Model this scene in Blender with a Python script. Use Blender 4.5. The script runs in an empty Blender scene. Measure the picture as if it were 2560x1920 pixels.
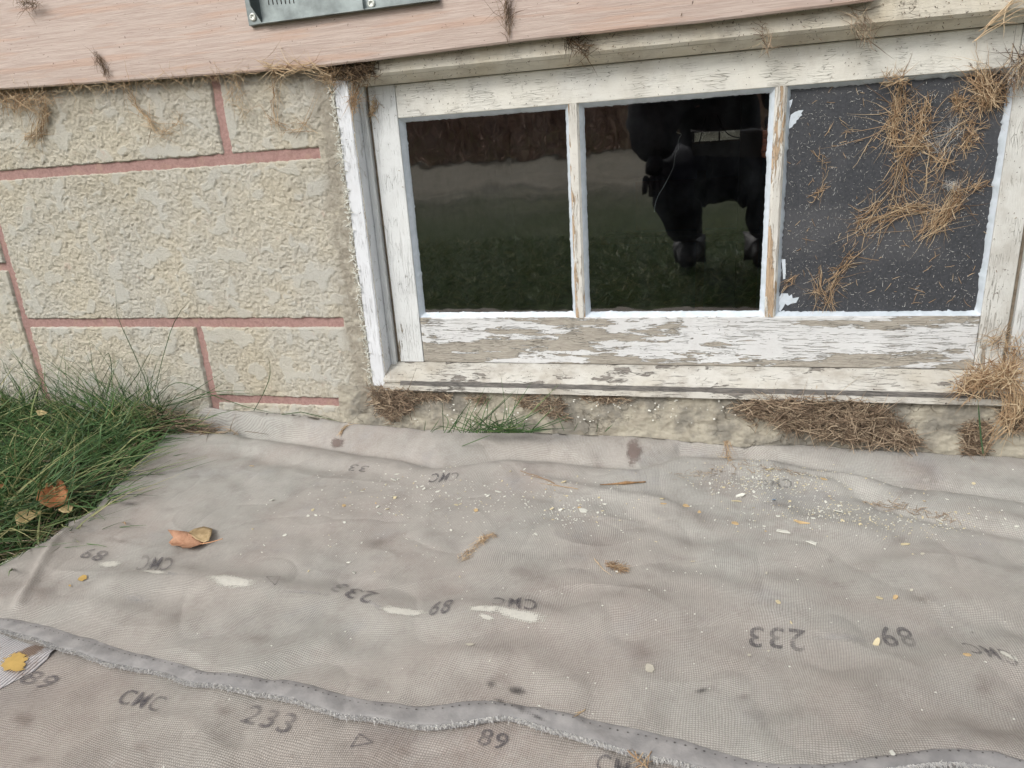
import bpy, bmesh, math, random
import numpy as np
from mathutils import Vector, Matrix
random.seed(7); rng = np.random.default_rng(11)
C = bpy.context.scene
COL = C.collection

# ------------------------------------------------------------------ camera
F = 1768.0; CX, CY = 1280.0, 960.0
RW = np.array([[0.96502493, 0.02142858, -0.26128087],
               [0.2542545, -0.31938258, 0.91287974],
               [-0.06388684, -0.94738355, -0.31366047]])
CAM = np.array([0.0, -1.0, 0.45])
cd = bpy.data.cameras.new('camera'); cam = bpy.data.objects.new('camera', cd); COL.objects.link(cam)
cd.sensor_width = 36; cd.lens = 36 * F / 2560; cd.clip_start = 0.01; cd.clip_end = 500
Mx = Matrix.Identity(4)
for i in range(3):
    Mx[i][0] = RW[i][0]; Mx[i][1] = -RW[i][1]; Mx[i][2] = -RW[i][2]; Mx[i][3] = CAM[i]
cam.matrix_world = Mx
C.camera = cam

# ------------------------------------------------------------------ world, sun, exposure
w = bpy.data.worlds.new('World'); C.world = w; w.use_nodes = True
nt = w.node_tree; nt.nodes.clear()
sky = nt.nodes.new('ShaderNodeTexSky'); sky.sky_type = 'NISHITA'; sky.sun_disc = False
SUN_EL, SUN_AZ = math.radians(40), math.radians(208)
sky.sun_elevation = SUN_EL; sky.sun_rotation = SUN_AZ; sky.air_density = 1.0; sky.dust_density = 3.0
hs = nt.nodes.new('ShaderNodeHueSaturation'); hs.inputs['Saturation'].default_value = 0.30
bg = nt.nodes.new('ShaderNodeBackground'); bg.inputs['Strength'].default_value = 0.15
wo = nt.nodes.new('ShaderNodeOutputWorld')
nt.links.new(sky.outputs[0], hs.inputs['Color']); nt.links.new(hs.outputs[0], bg.inputs[0]); nt.links.new(bg.outputs[0], wo.inputs[0])
sd = bpy.data.lights.new('sun', 'SUN'); sd.energy = 1.1; sd.angle = math.radians(16); sd.color = (1, 0.965, 0.92)
sun = bpy.data.objects.new('sun', sd); COL.objects.link(sun)
dirv = Vector((math.sin(SUN_AZ) * math.cos(SUN_EL), math.cos(SUN_AZ) * math.cos(SUN_EL), math.sin(SUN_EL)))
sun.rotation_euler = dirv.to_track_quat('Z', 'Y').to_euler()
C.view_settings.view_transform = 'Standard'; C.view_settings.look = 'None'
C.view_settings.exposure = 0.40; C.view_settings.gamma = 1
C.render.engine = 'CYCLES'
C.cycles.transparent_max_bounces = 16

# ------------------------------------------------------------------ pixel helpers (photograph pixels -> points on real surfaces)
def ray(px, py): return RW @ np.array([px - CX, py - CY, F])
def W(px, py, y=0.0):
    r = ray(px, py); t = (y + 1.0) / r[1]; return np.array([r[0] * t, y, .45 + r[2] * t])
def fx(x0, y): return x0 * (1 + y)
def fz(z0, y): return .45 + z0 * (1 + y)

# ------------------------------------------------------------------ numpy noise
def _h(ix, iy, s):
    n = (ix.astype(np.int64) * 374761393 + iy.astype(np.int64) * 668265263 + s * 974711) & 0x7fffffff
    n = ((n ^ (n >> 13)) * 1274126177) & 0x7fffffff
    n = (n ^ (n >> 16)) & 0x7fffffff
    return (n % 100003) / 100003.0
def noise(x, y, s=0):
    x = np.asarray(x, float); y = np.asarray(y, float)
    ix = np.floor(x); iy = np.floor(y); fx_ = x - ix; fy = y - iy
    def gr(a, b, dx, dy):
        an = _h(ix + a, iy + b, s) * 6.28318; return np.cos(an) * dx + np.sin(an) * dy
    u = fx_ ** 3 * (fx_ * (fx_ * 6 - 15) + 10); v = fy ** 3 * (fy * (fy * 6 - 15) + 10)
    a = gr(0, 0, fx_, fy) * (1 - u) + gr(1, 0, fx_ - 1, fy) * u
    b = gr(0, 1, fx_, fy - 1) * (1 - u) + gr(1, 1, fx_ - 1, fy - 1) * u
    return (a * (1 - v) + b * v) * 1.5
def fbm(x, y, s=0, o=4):
    r = 0; a = 1.0
    for k in range(o): r = r + a * noise(x * 2 ** k, y * 2 ** k, s + k * 17); a *= .5
    return r
def sm(a, b, x):
    t = np.clip((x - a) / (b - a), 0, 1); return t * t * (3 - 2 * t)
def polydist(x, y, pts):
    x = np.asarray(x, float); y = np.asarray(y, float)
    best = np.full(np.broadcast(x, y).shape, 1e9)
    for (a, b) in zip(pts[:-1], pts[1:]):
        ax, ay = a[0], a[1]; dx, dy = b[0] - ax, b[1] - ay; L = dx * dx + dy * dy + 1e-12
        t = np.clip(((x - ax) * dx + (y - ay) * dy) / L, 0, 1)
        best = np.minimum(best, np.hypot(x - ax - t * dx, y - ay - t * dy))
    return best

# ------------------------------------------------------------------ object helpers
def tag(o, label=None, cat=None, group=None, kind=None):
    if label: o['label'] = label
    if cat: o['category'] = cat
    if group: o['group'] = group
    if kind: o['kind'] = kind
    return o
def empty(name, loc, label, cat, group=None):
    o = bpy.data.objects.new(name, None); COL.objects.link(o); o.location = loc; o.empty_display_size = .01
    return tag(o, label, cat, group)
def mesh(name, V, Fc, mat, parent=None, attr=None, smooth=False, loc=None):
    me = bpy.data.meshes.new(name)
    V = np.asarray(V, float)
    if loc is not None: V = V - np.asarray(loc)
    if isinstance(Fc, np.ndarray): Fc = Fc.tolist()
    me.from_pydata(V.tolist(), [], Fc); me.update()
    if attr:
        for k, a in attr.items():
            at = me.attributes.new(k, 'FLOAT', 'POINT'); at.data.foreach_set('value', np.asarray(a, np.float32))
    if smooth: me.polygons.foreach_set('use_smooth', [True] * len(me.polygons))
    me.materials.append(mat)
    o = bpy.data.objects.new(name, me); COL.objects.link(o)
    if loc is not None: o.location = loc
    if parent is not None:
        o.parent = parent
        pl = Vector(parent.location) if parent.parent is None else (Vector(parent.location) + Vector(parent.parent.location) if parent.parent.parent is None else Vector((0, 0, 0)))
        base = Vector((0, 0, 0)); p = parent
        while p: base += Vector(p.location); p = p.parent
        o.location = Vector(loc if loc is not None else (0, 0, 0)) - base
    return o
class MB:
    def __init__(s): s.v = []; s.f = []
    def add(s, V, Fc):
        n = len(s.v); s.v += [tuple(p) for p in V]; s.f += [tuple(i + n for i in f) for f in Fc]; return s
    def box(s, x0, x1, y0, y1, z0, z1):
        V = [(x, y, z) for x in (x0, x1) for y in (y0, y1) for z in (z0, z1)]
        return s.add(V, [(0, 1, 3, 2), (4, 6, 7, 5), (0, 4, 5, 1), (2, 3, 7, 6), (0, 2, 6, 4), (1, 5, 7, 3)])
    def prism(s, prof, axis, a0, a1, wob=0, seg=1, seed=0):
        # prof: closed profile list; axis 'x': prof=(y,z), swept x a0..a1 ; 'z': prof=(x,y), swept z
        n = len(prof); V = []; Fc = []
        for k in range(seg + 1):
            a = a0 + (a1 - a0) * k / seg
            for j, (p, q) in enumerate(prof):
                dq = wob * float(noise(a * 40, j * 7.3 + seed, 5)) if wob else 0
                dp = wob * float(noise(a * 40, j * 7.3 + seed + 50, 5)) if wob else 0
                V.append((a, p + dp, q + dq) if axis == 'x' else (p + dp, q + dq, a))
        for k in range(seg):
            for j in range(n):
                a, b = k * n + j, k * n + (j + 1) % n
                Fc.append((a, b, b + n, a + n) if axis == 'z' else (a, a + n, b + n, b))
        Fc.append(tuple(range(n))); Fc.append(tuple(reversed(range(seg * n, seg * n + n))))
        return s.add(V, Fc)
    def build(s, name, mat, parent=None, bevel=0, smooth=False, **kw):
        o = mesh(name, s.v, s.f, mat, parent, smooth=smooth, **kw)
        bm = bmesh.new(); bm.from_mesh(o.data); bmesh.ops.recalc_face_normals(bm, faces=bm.faces); bm.to_mesh(o.data); bm.free()
        if bevel:
            m = o.modifiers.new('bevel', 'BEVEL'); m.width = bevel; m.segments = 2; m.limit_method = 'ANGLE'; m.angle_limit = 0.7
        return o
def grid(nu, nv):
    i = np.arange(nu - 1)[:, None] * nv + np.arange(nv - 1)[None, :]
    return np.stack([i, i + nv, i + nv + 1, i + 1], -1).reshape(-1, 4)
def strands(P, R, tint):
    """P (N,n,3) centre lines, R (N,) radius, tint (N,) -> tapered three sided stalks"""
    P = np.asarray(P); N, n, _ = P.shape
    T = np.gradient(P, axis=1); T /= np.linalg.norm(T, axis=2, keepdims=True) + 1e-12
    ref = np.where(np.abs(T[..., 2:3]) < .8, np.array([0, 0, 1.]), np.array([1., 0, 0]))
    A = np.cross(T, ref); A /= np.linalg.norm(A, axis=2, keepdims=True) + 1e-12
    B = np.cross(T, A)
    tp = np.concatenate([np.linspace(.9, 1, n // 2), np.linspace(1, .15, n - n // 2)])
    rr = (np.asarray(R)[:, None] * tp[None, :])[..., None]
    V = np.stack([P + rr * (A * math.cos(a) + B * math.sin(a)) for a in (0, 2.094, 4.189)], 2)  # N,n,3sides,3
    V = V.reshape(-1, 3)
    b = (np.arange(N)[:, None, None] * n + np.arange(n - 1)[None, :, None]) * 3
    s = np.arange(3)[None, None, :]; s2 = (s + 1) % 3
    Fc = np.stack([b + s, b + s2, b + 3 + s2, b + 3 + s], -1).reshape(-1, 4)
    return V, Fc, np.repeat(np.asarray(tint), n * 3)
def curve_strands(base, d, L, bend, n=6, kink=0.0):
    s = np.linspace(0, 1, n)[None, :, None]
    P = base[:, None, :] + d[:, None, :] * s * L[:, None, None] + bend[:, None, :] * s ** 2 * L[:, None, None]
    if kink: P = P + rng.normal(0, 1, P.shape) * kink * L[:, None, None] * np.sin(s * 3.14)
    return P
def unit(v): return v / (np.linalg.norm(v, axis=-1, keepdims=True) + 1e-12)

# ------------------------------------------------------------------ material helpers
def srgb(r, g, b):
    f = lambda c: (c / 255 / 12.92) if c / 255 <= .04045 else ((c / 255 + .055) / 1.055) ** 2.4
    return (f(r), f(g), f(b), 1)
class N:
    def __init__(s, name, rough=.8, spec=.3):
        s.m = bpy.data.materials.new(name); s.m.use_nodes = True; s.t = s.m.node_tree
        s.b = s.t.nodes['Principled BSDF']; s.out = s.t.nodes['Material Output']
        s.b.inputs['Roughness'].default_value = rough; s.b.inputs['Specular IOR Level'].default_value = spec
        s.co = s.t.nodes.new('ShaderNodeTexCoord').outputs['Object']
    def set(s, sock, v):
        if hasattr(v, 'is_output') or isinstance(v, bpy.types.NodeSocket): s.t.links.new(v, sock)
        else: sock.default_value = v
    def node(s, ty, ins={}, out=0, **props):
        n = s.t.nodes.new(ty)
        for k, v in props.items(): setattr(n, k, v)
        for k, v in ins.items(): s.set(n.inputs[k], v)
        return n.outputs[out]
    def math(s, op, a, b=0.0, c=0.0, clamp=False):
        n = s.t.nodes.new('ShaderNodeMath'); n.operation = op; n.use_clamp = clamp
        s.set(n.inputs[0], a); s.set(n.inputs[1], b); s.set(n.inputs[2], c); return n.outputs[0]
    def scale(s, v, x, y, z, loc=(0, 0, 0)): return s.node('ShaderNodeMapping', {'Vector': v, 'Scale': (x, y, z), 'Location': loc})
    def noise(s, v, sc, det=4, rough=.55, out=0, dist=0): return s.node('ShaderNodeTexNoise', {'Vector': v, 'Scale': sc, 'Detail': det, 'Roughness': rough, 'Distortion': dist}, out)
    def voro(s, v, sc, feature='F1', out='Distance', rnd=1): 
        return s.node('ShaderNodeTexVoronoi', {'Vector': v, 'Scale': sc, 'Randomness': rnd}, out, feature=feature)
    def ramp(s, f, a, b, c0=0.0, c1=1.0, smooth=True):
        n = s.t.nodes.new('ShaderNodeMapRange'); n.interpolation_type = 'SMOOTHSTEP' if smooth else 'LINEAR'
        s.set(n.inputs[0], f); n.inputs[1].default_value = a; n.inputs[2].default_value = b; n.inputs[3].default_value = c0; n.inputs[4].default_value = c1
        return n.outputs[0]
    def mix(s, f, a, b, mode='MIX'):
        n = s.t.nodes.new('ShaderNodeMix'); n.data_type = 'RGBA'; n.blend_type = mode
        s.set(n.inputs[0], f); s.set(n.inputs[6], a); s.set(n.inputs[7], b); return n.outputs[2]
    def bump(s, h, dist, strength=1.0, normal=None):
        d = {'Height': h, 'Distance': dist, 'Strength': strength}
        if normal is not None: d['Normal'] = normal
        return s.node('ShaderNodeBump', d)
    def attr(s, name): return s.node('ShaderNodeAttribute', {}, 'Fac', attribute_name=name)
    def sep(s, v, k): return s.node('ShaderNodeSeparateXYZ', {'Vector': v}, k)
    def vadd(s, a, b): return s.node('ShaderNodeVectorMath', {0: a, 1: b}, 0, operation='ADD')
    def vscale(s, a, k):
        n = s.t.nodes.new('ShaderNodeVectorMath'); n.operation = 'SCALE'; s.set(n.inputs[0], a); s.set(n.inputs['Scale'], k); return n.outputs[0]
    def fin(s, col=None, normal=None, rough=None, alpha=None):
        if col is not None: s.set(s.b.inputs['Base Color'], col)
        if normal is not None: s.set(s.b.inputs['Normal'], normal)
        if rough is not None: s.set(s.b.inputs['Roughness'], rough)
        if alpha is not None: s.set(s.b.inputs['Alpha'], alpha)
        return s.m

def m_peel(name, axis, amount, white, wood, dirt=0.0, cream=None, gloss=.45, low=None, wood2=None, sc=1.0, wear=None, cracks=1.0):
    """old paint flaking along the grain. axis: grain direction. amount 0..1 bare wood. low: (zlo,zhi,extra) more peeling towards a height.
    wear: (coordinate, lo, hi, extra)"""
    n = N(name, gloss, .4)
    g = dict(x=(1, 1, 7), z=(7, 1, 1))[axis]
    warp = n.noise(n.co, 25, 3, out=1)
    co = n.vadd(n.co, n.vscale(n.vadd(warp, (-.5, -.5, -.5)), .006))
    v = n.scale(co, *[a * sc for a in g])
    cell = n.node('ShaderNodeTexVoronoi', {'Vector': v, 'Scale': 55.0}, 'Position')
    c2 = n.noise(cell, 7.0, 3, .6)
    c1 = n.noise(v, 10.0, 7, .7)
    f = n.math('ADD', n.math('MULTIPLY', c1, .55), n.math('MULTIPLY', c2, .45))
    thr = .5 + (amount - .5) * .62
    if wear:
        k = n.ramp(n.sep(n.co, wear[0]), wear[1], wear[2])
        f = n.math('SUBTRACT', f, n.math('MULTIPLY', k, wear[3]))
    if low:
        k = n.ramp(n.sep(n.co, 'Z'), low[0], low[1], 1, 0)
        f = n.math('SUBTRACT', f, n.math('MULTIPLY', k, low[2]))
    mask = n.ramp(f, thr - .004, thr + .004)   # 1 = paint
    grain = n.noise(n.scale(n.co, *[a * 1.0 for a in dict(x=(2, 9, 16), z=(16, 9, 2))[axis]]), 38, 6, .7)
    fine = n.noise(n.scale(n.co, *dict(x=(1, 6, 14), z=(14, 6, 1))[axis]), 130, 3, .6)
    wc = n.mix(n.ramp(grain, .3, .7), wood, wood2 or tuple(c * .6 for c in wood[:3]) + (1,))
    pc = n.mix(n.ramp(n.noise(n.co, 12, 4), .35, .75), white, cream or tuple(c * .9 for c in white[:3]) + (1,))
    crack = n.voro(n.scale(co, *dict(x=(1, 1, 9), z=(9, 1, 1))[axis]), 34, 'DISTANCE_TO_EDGE')
    ck = n.ramp(crack, .004, .018, 1, 0)
    ck = n.math('MULTIPLY', ck, n.ramp(n.noise(n.co, 30, 3), .5, .62))
    hl = n.noise(n.scale(co, *dict(x=(1.2, 3, 26), z=(26, 3, 1.2))[axis]), 26, 4, .6)
    hk = n.math('MULTIPLY', n.ramp(hl, .585, .60), n.ramp(n.noise(n.co, 14, 3), .42, .55))
    ck = n.math('MAXIMUM', ck, n.math('MULTIPLY', hk, cracks))
    pc = n.mix(n.math('MULTIPLY', ck, .6), pc, tuple(c * .5 for c in wood[:3]) + (1,))
    if dirt:
        dn = n.noise(n.scale(n.co, 1, 1, .6), 26, 6, .7)
        pc = n.mix(n.math('MULTIPLY', n.ramp(dn, .42, .7), dirt), pc, srgb(120, 104, 84))
        sp = n.noise(n.co, 300, 2, .5)
        pc = n.mix(n.math('MULTIPLY', n.ramp(sp, .68, .74), min(1, dirt * 2.2)), pc, srgb(70, 55, 42))
    edge = n.ramp(f, thr, thr + .02, 1, 0)
    pc = n.mix(n.math('MULTIPLY', n.ramp(f, thr, thr + .008, 1, 0), .45), pc, tuple(c * .8 for c in wood[:3]) + (1,))  # thin dark rim in the paint colour: flake edge shadow plus dirt under it
    col = n.mix(mask, wc, pc)
    h = n.math('ADD', n.math('MULTIPLY', mask, .9), n.math('MULTIPLY', n.math('ADD', grain, fine), .22))
    h = n.math('SUBTRACT', h, n.math('MULTIPLY', ck, .5))
    return n.fin(col, n.bump(h, .0017, .95), n.ramp(mask, 0, 1, .9, gloss))

def m_simple(name, col, rough=.8, var=.2, sc=40, bump=.0006, spec=.3, metal=0):
    n = N(name, rough, spec); a = n.noise(n.co, sc, 5, .6)
    c = n.mix(n.ramp(a, .3, .7), tuple(x * (1 - var) for x in col[:3]) + (1,), tuple(min(1, x * (1 + var)) for x in col[:3]) + (1,))
    n.b.inputs['Metallic'].default_value = metal
    return n.fin(c, n.bump(n.noise(n.co, sc * 4, 4), bump))
def m_strand(name, c0, c1, c2, rough=.7, trans=0.0):
    n = N(name, rough, .25); t = n.attr('tint')
    c = n.mix(n.ramp(t, 0, .5, smooth=False), c0, c1); c = n.mix(n.ramp(t, .5, 1, smooth=False), c, c2)
    return n.fin(c)
def m_blotch(name, col, opac=.9, nsc=160, soft=.25, rough=.8, weave=True, fade=1.0):
    n = N(name, rough, .2); r = n.attr('rad')
    nn = n.noise(n.co, nsc, 4, .65)
    a = n.math('ADD', n.math('SUBTRACT', 1.0, r), n.math('MULTIPLY', n.math('SUBTRACT', nn, .5), 1.1))
    if weave:
        wx = n.math('ABSOLUTE', n.math('SINE', n.math('MULTIPLY', n.sep(n.co, 'X'), 1500.)))
        wy = n.math('ABSOLUTE', n.math('SINE', n.math('MULTIPLY', n.sep(n.co, 'Y'), 1500.)))
        a = n.math('ADD', a, n.math('MULTIPLY', n.math('MULTIPLY', wx, wy), .35)); 
    al = n.math('MULTIPLY', n.ramp(a, .3, .3 + soft, 0, opac), n.ramp(n.noise(n.co, 34, 4, .6), .32, .62, fade, 1))
    c = n.mix(n.ramp(nn, .3, .7), col, tuple(x * .85 for x in col[:3]) + (1,))
    return n.fin(c, alpha=al)

WHITE = srgb(224, 228, 232)
M = {}
# textured block face
n = N('block_texture', .92, .15)
n.wallflag = 1
a = n.noise(n.co, 9, 4); b = n.noise(n.co, 140, 5, .65); c_ = n.noise(n.co, 38, 4)
col = n.mix(n.ramp(a, .35, .65), srgb(206, 199, 181), srgb(200, 197, 186))
col = n.mix(n.math('MULTIPLY', n.ramp(c_, .5, .75), .35), col, srgb(176, 167, 146))
cav = n.attr('cav')
col = n.mix(n.math('MULTIPLY', cav, .32), col, srgb(150, 139, 116))  # pits coloured darker: painted occlusion shade with a little dirt
col = n.mix(n.math('MULTIPLY', n.ramp(b, .62, .75), .35), col, srgb(150, 135, 108))
bt = n.noise(n.scale(n.co, 1, 1, 1.6), 3.5, 5, .65)
col = n.mix(n.math('MULTIPLY', n.ramp(bt, .48, .66), .35), col, srgb(178, 168, 146))
col = n.mix(n.math('MULTIPLY', n.attr('isl'), .45), col, srgb(198, 198, 190)); pk = n.ramp(n.noise(n.co, 34, 4, .7), .60, .72)
col = n.mix(n.math('MULTIPLY', pk, .35), col, srgb(200, 168, 152))
ed = n.attr('edge')
col = n.mix(n.math('MULTIPLY', ed, n.ramp(n.noise(n.co, 60, 4), .3, .55)), col, srgb(168, 161, 147))
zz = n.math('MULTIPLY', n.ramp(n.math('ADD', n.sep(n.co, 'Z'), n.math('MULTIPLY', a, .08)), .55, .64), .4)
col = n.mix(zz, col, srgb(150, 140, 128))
M['block'] = n.fin(n.mix(n.math('MULTIPLY', n.ramp(n.noise(n.co, 620, 3, .6), .5, .72), .3), col, srgb(160, 150, 128)), n.bump(n.math('ADD', n.noise(n.co, 420, 6, .8), n.math('MULTIPLY', b, .6)), 0.003, .85))
n = N('mortar_paint', .9, .15); b = n.noise(n.co, 220, 5, .7)
col = n.mix(n.ramp(b, .3, .7), srgb(150, 120, 114), srgb(174, 142, 135))
col = n.mix(n.math('MULTIPLY', n.ramp(n.noise(n.co, 45, 4), .55, .7), .5), col, srgb(176, 150, 132))
M['mortar'] = n.fin(col, n.bump(b, .0018, .8))
n = N('cement_ledge', .93, .15); a = n.noise(n.co, 14, 5, .6); b = n.noise(n.co, 200, 5, .7)
col = n.mix(n.ramp(a, .44, .58), srgb(176, 170, 154), srgb(136, 132, 122))
col = n.mix(n.math('MULTIPLY', n.ramp(n.noise(n.co, 40, 5), .5, .65), .6), col, srgb(156, 149, 134))
col = n.mix(n.math('MULTIPLY', n.ramp(b, .6, .72), .4), col, srgb(120, 104, 80))
ck = n.ramp(n.voro(n.vadd(n.co, n.vscale(n.noise(n.co, 40, 5, out=1), .035)), 38, 'DISTANCE_TO_EDGE'), .005, .03, 1, 0)
ckm = n.math('MULTIPLY', ck, n.ramp(n.noise(n.co, 16, 2), .5, .6))
col = n.mix(n.math('MULTIPLY', ckm, .25), col, srgb(110, 98, 78))
M['ledge'] = n.fin(col, n.bump(n.math('SUBTRACT', b, ckm), .002, .9))
# siding
n = N('siding_paint', .62, .35)
v = n.scale(n.co, .8, 4, 22); g = n.noise(n.vadd(v, n.vscale(n.noise(n.co, 5, 2, out=1), .08)), 20, 7, .66)
g2 = n.noise(n.scale(n.co, 1.2, 4, 22), 60, 3, .6); g3 = n.noise(n.scale(n.co, .6, 1, 9), 8, 3)
col = n.mix(n.ramp(g, .35, .65), srgb(177, 158, 147), srgb(194, 178, 167))
col = n.mix(n.math('MULTIPLY', n.ramp(g3, .52, .66), .55), col, srgb(188, 156, 136))
col = n.mix(n.math('MULTIPLY', n.ramp(g2, .56, .68), .3), col, srgb(158, 134, 124))
col = n.mix(n.math('MULTIPLY', n.ramp(n.noise(n.co, 230, 2), .72, .76), .7), col, srgb(90, 75, 66))
M['siding'] = n.fin(col, n.bump(n.math('ADD', g, g2), .0007, .8))
W1, W2 = srgb(176, 166, 150), srgb(128, 120, 108)
CR = srgb(214, 208, 186)
M['casing'] = m_peel('casing_paint', 'z', .16, srgb(228, 231, 234), W1, .10, cracks=.6, wood2=W2, low=(.1, .3, .10))
M['jamb'] = m_peel('jamb_paint', 'z', .19, srgb(210, 212, 210), W1, .14, cracks=.7, wood2=W2, low=(.08, .3, .14))
M['stile'] = m_peel('stile_paint', 'z', .22, srgb(224, 227, 226), W1, .07, cracks=.3, wood2=W2, low=(.1, .36, .12))
M['stile_r'] = m_peel('stile_paint_dirty', 'z', .26, srgb(212, 212, 206), W1, .3, wood2=W2, low=(.1, .28, .08))
M['toprail'] = m_peel('top_rail_paint', 'x', .10, srgb(222, 220, 210), W1, .20, cracks=.12, cream=srgb(218, 218, 212), wood2=W2)
M['head'] = m_peel('head_paint', 'x', .12, srgb(216, 211, 197), W1, .34, cracks=.15, cream=srgb(204, 194, 172), wood2=W2)
M['botrail'] = m_peel('bottom_rail_paint', 'x', .41, srgb(216, 217, 216), srgb(178, 172, 160), .10, wood2=srgb(146, 140, 130), low=(.125, .16, .07), wear=('X', .15, -.42, .065))
M['muntin'] = m_peel('muntin_paint', 'z', .46, srgb(214, 212, 204), srgb(196, 172, 144), .14, wood2=srgb(160, 138, 114), low=(.2, .6, .05))
M['sill'] = m_peel('sill_paint', 'x', .40, srgb(200, 198, 190), srgb(146, 140, 132), .4, wood2=srgb(104, 100, 94), cream=srgb(190, 185, 172))
M['groove'] = m_peel('sill_groove_wood', 'x', .80, srgb(190, 186, 172), srgb(124, 120, 114), .2, wood2=srgb(86, 84, 82))
n = N('putty', .35, .45); a = n.noise(n.co, 90, 4)
M['putty'] = n.fin(n.mix(n.ramp(a, .3, .7), srgb(206, 214, 222), srgb(192, 202, 208)), n.bump(a, .0015, .6))
# glass
n = N('window_glass', 0, .5); n.t.nodes.remove(n.b)
wv = n.bump(n.noise(n.co, 9, 3, .5), .0012, .35)
gl = n.node('ShaderNodeBsdfGlossy', {'Roughness': .022, 'Color': (1, 1, 1, 1), 'Normal': wv})
tr = n.node('ShaderNodeBsdfTransparent', {'Color': (.86, .9, .92, 1)})
fr = n.math('MULTIPLY', n.node('ShaderNodeFresnel', {'IOR': 1.5}), 6.6, clamp=True)
bf = n.node('ShaderNodeNewGeometry', {}, 'Backfacing')
fr = n.math('MULTIPLY', fr, n.math('SUBTRACT', 1.0, bf))
m1 = n.node('ShaderNodeMixShader', {0: fr, 1: tr, 2: gl})
df = n.node('ShaderNodeBsdfDiffuse', {'Color': srgb(170, 175, 180)})
dust = n.math('MULTIPLY', n.ramp(n.noise(n.scale(n.co, 1, 1, .7), 26, 6, .75), .35, .85), .012)
m2 = n.node('ShaderNodeMixShader', {0: dust, 1: m1, 2: df})
n.t.links.new(m2, n.out.inputs[0]); M['glass'] = n.m
# dirty far window glass
n = N('grimy_glass', 0, .5); n.t.nodes.remove(n.b)
m1 = n.node('ShaderNodeMixShader', {0: n.ramp(n.noise(n.co, 9, 5, .7), .3, .62, .05, .6),
     1: n.node('ShaderNodeBsdfTransparent', {'Color': (.95, .9, .8, 1)}), 2: n.node('ShaderNodeBsdfTranslucent', {'Color': srgb(190, 180, 160)})})
n.t.links.new(m1, n.out.inputs[0]); M['grime'] = n.m
# black panel
n = N('black_panel', .6, .35); a = n.noise(n.co, 260, 5, .75); b = n.noise(n.co, 8, 3)
col = n.mix(n.ramp(a, .3, .75), srgb(52, 54, 58), srgb(72, 74, 78))
col = n.mix(n.math('MULTIPLY', n.ramp(b, .45, .65), .35), col, srgb(96, 96, 98))
col = n.mix(n.math('MULTIPLY', n.ramp(n.noise(n.co, 420, 2), .64, .7), .55), col, srgb(150, 148, 140))
M['panel'] = n.fin(col, n.bump(a, .0005, .5))
M['metal'] = m_simple('galvanised_metal', srgb(140, 149, 148), .5, .3, 30, .0003, .5, .3)
M['screw'] = m_simple('screw_head', srgb(205, 208, 200), .45, .1, 60, .0003, .5, .3)
M['dark'] = m_simple('dark_void', srgb(30, 27, 25), .9, .3)
M['room'] = m_simple('basement_concrete', srgb(78, 76, 72), .9, .3, 6)
M['roomwood'] = m_simple('basement_timber', srgb(84, 62, 44), .8, .3, 12)
M['straw'] = m_strand('dry_grass', srgb(118, 92, 68), srgb(174, 146, 114), srgb(208, 188, 156))
M['straw_d'] = m_strand('old_dry_grass', srgb(84, 72, 60), srgb(142, 122, 102), srgb(196, 178, 152))
M['grass'] = m_strand('green_grass', srgb(30, 52, 32), srgb(84, 116, 68), srgb(176, 168, 122), .5)
M['fluff'] = m_strand('seed_fluff', srgb(170, 168, 160), srgb(200, 200, 196), srgb(225, 225, 220))
# soil / ground
n = N('ground', .95, .1); y = n.sep(n.co, 'Y'); a = n.noise(n.co, 2.2, 6, .7); b = n.noise(n.co, 40, 5, .7); e = n.noise(n.scale(n.co, .3, 1, 1), 1.1, 5, .7)
near = n.mix(n.ramp(b, .3, .7), srgb(44, 52, 30), srgb(78, 92, 54))
far = n.mix(n.ramp(a, .35, .65), srgb(112, 108, 96), srgb(142, 134, 118))
far = n.mix(n.math('MULTIPLY', n.ramp(e, .5, .58), .35), far, srgb(96, 90, 72))
mud = n.noise(n.scale(n.co, 1, 1.4, 1), 9, 5, .7); mz = n.math('MULTIPLY', n.ramp(y, -8.5, -6.5), n.ramp(n.noise(n.co, .9, 3), .4, .5))
far = n.mix(n.math('MULTIPLY', mz, n.ramp(mud, .45, .56)), far, srgb(64, 60, 56))
f = n.ramp(n.math('ADD', y, n.math('MULTIPLY', n.noise(n.co, 1.4, 6, .75), 4.5)), .2, -6.5, 0, 1)
M['ground'] = n.fin(n.mix(f, near, far), n.bump(b, .01, .6))
n = N('hillside', .95, .1); a = n.noise(n.co, .5, 6, .7)
M['hill'] = n.fin(n.mix(n.ramp(a, .35, .65), srgb(140, 114, 102), srgb(176, 146, 128)), n.bump(a, .5, .6))
M['brush'] = m_strand('winter_brush', srgb(128, 104, 94), srgb(182, 150, 130), srgb(176, 162, 122))

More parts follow.
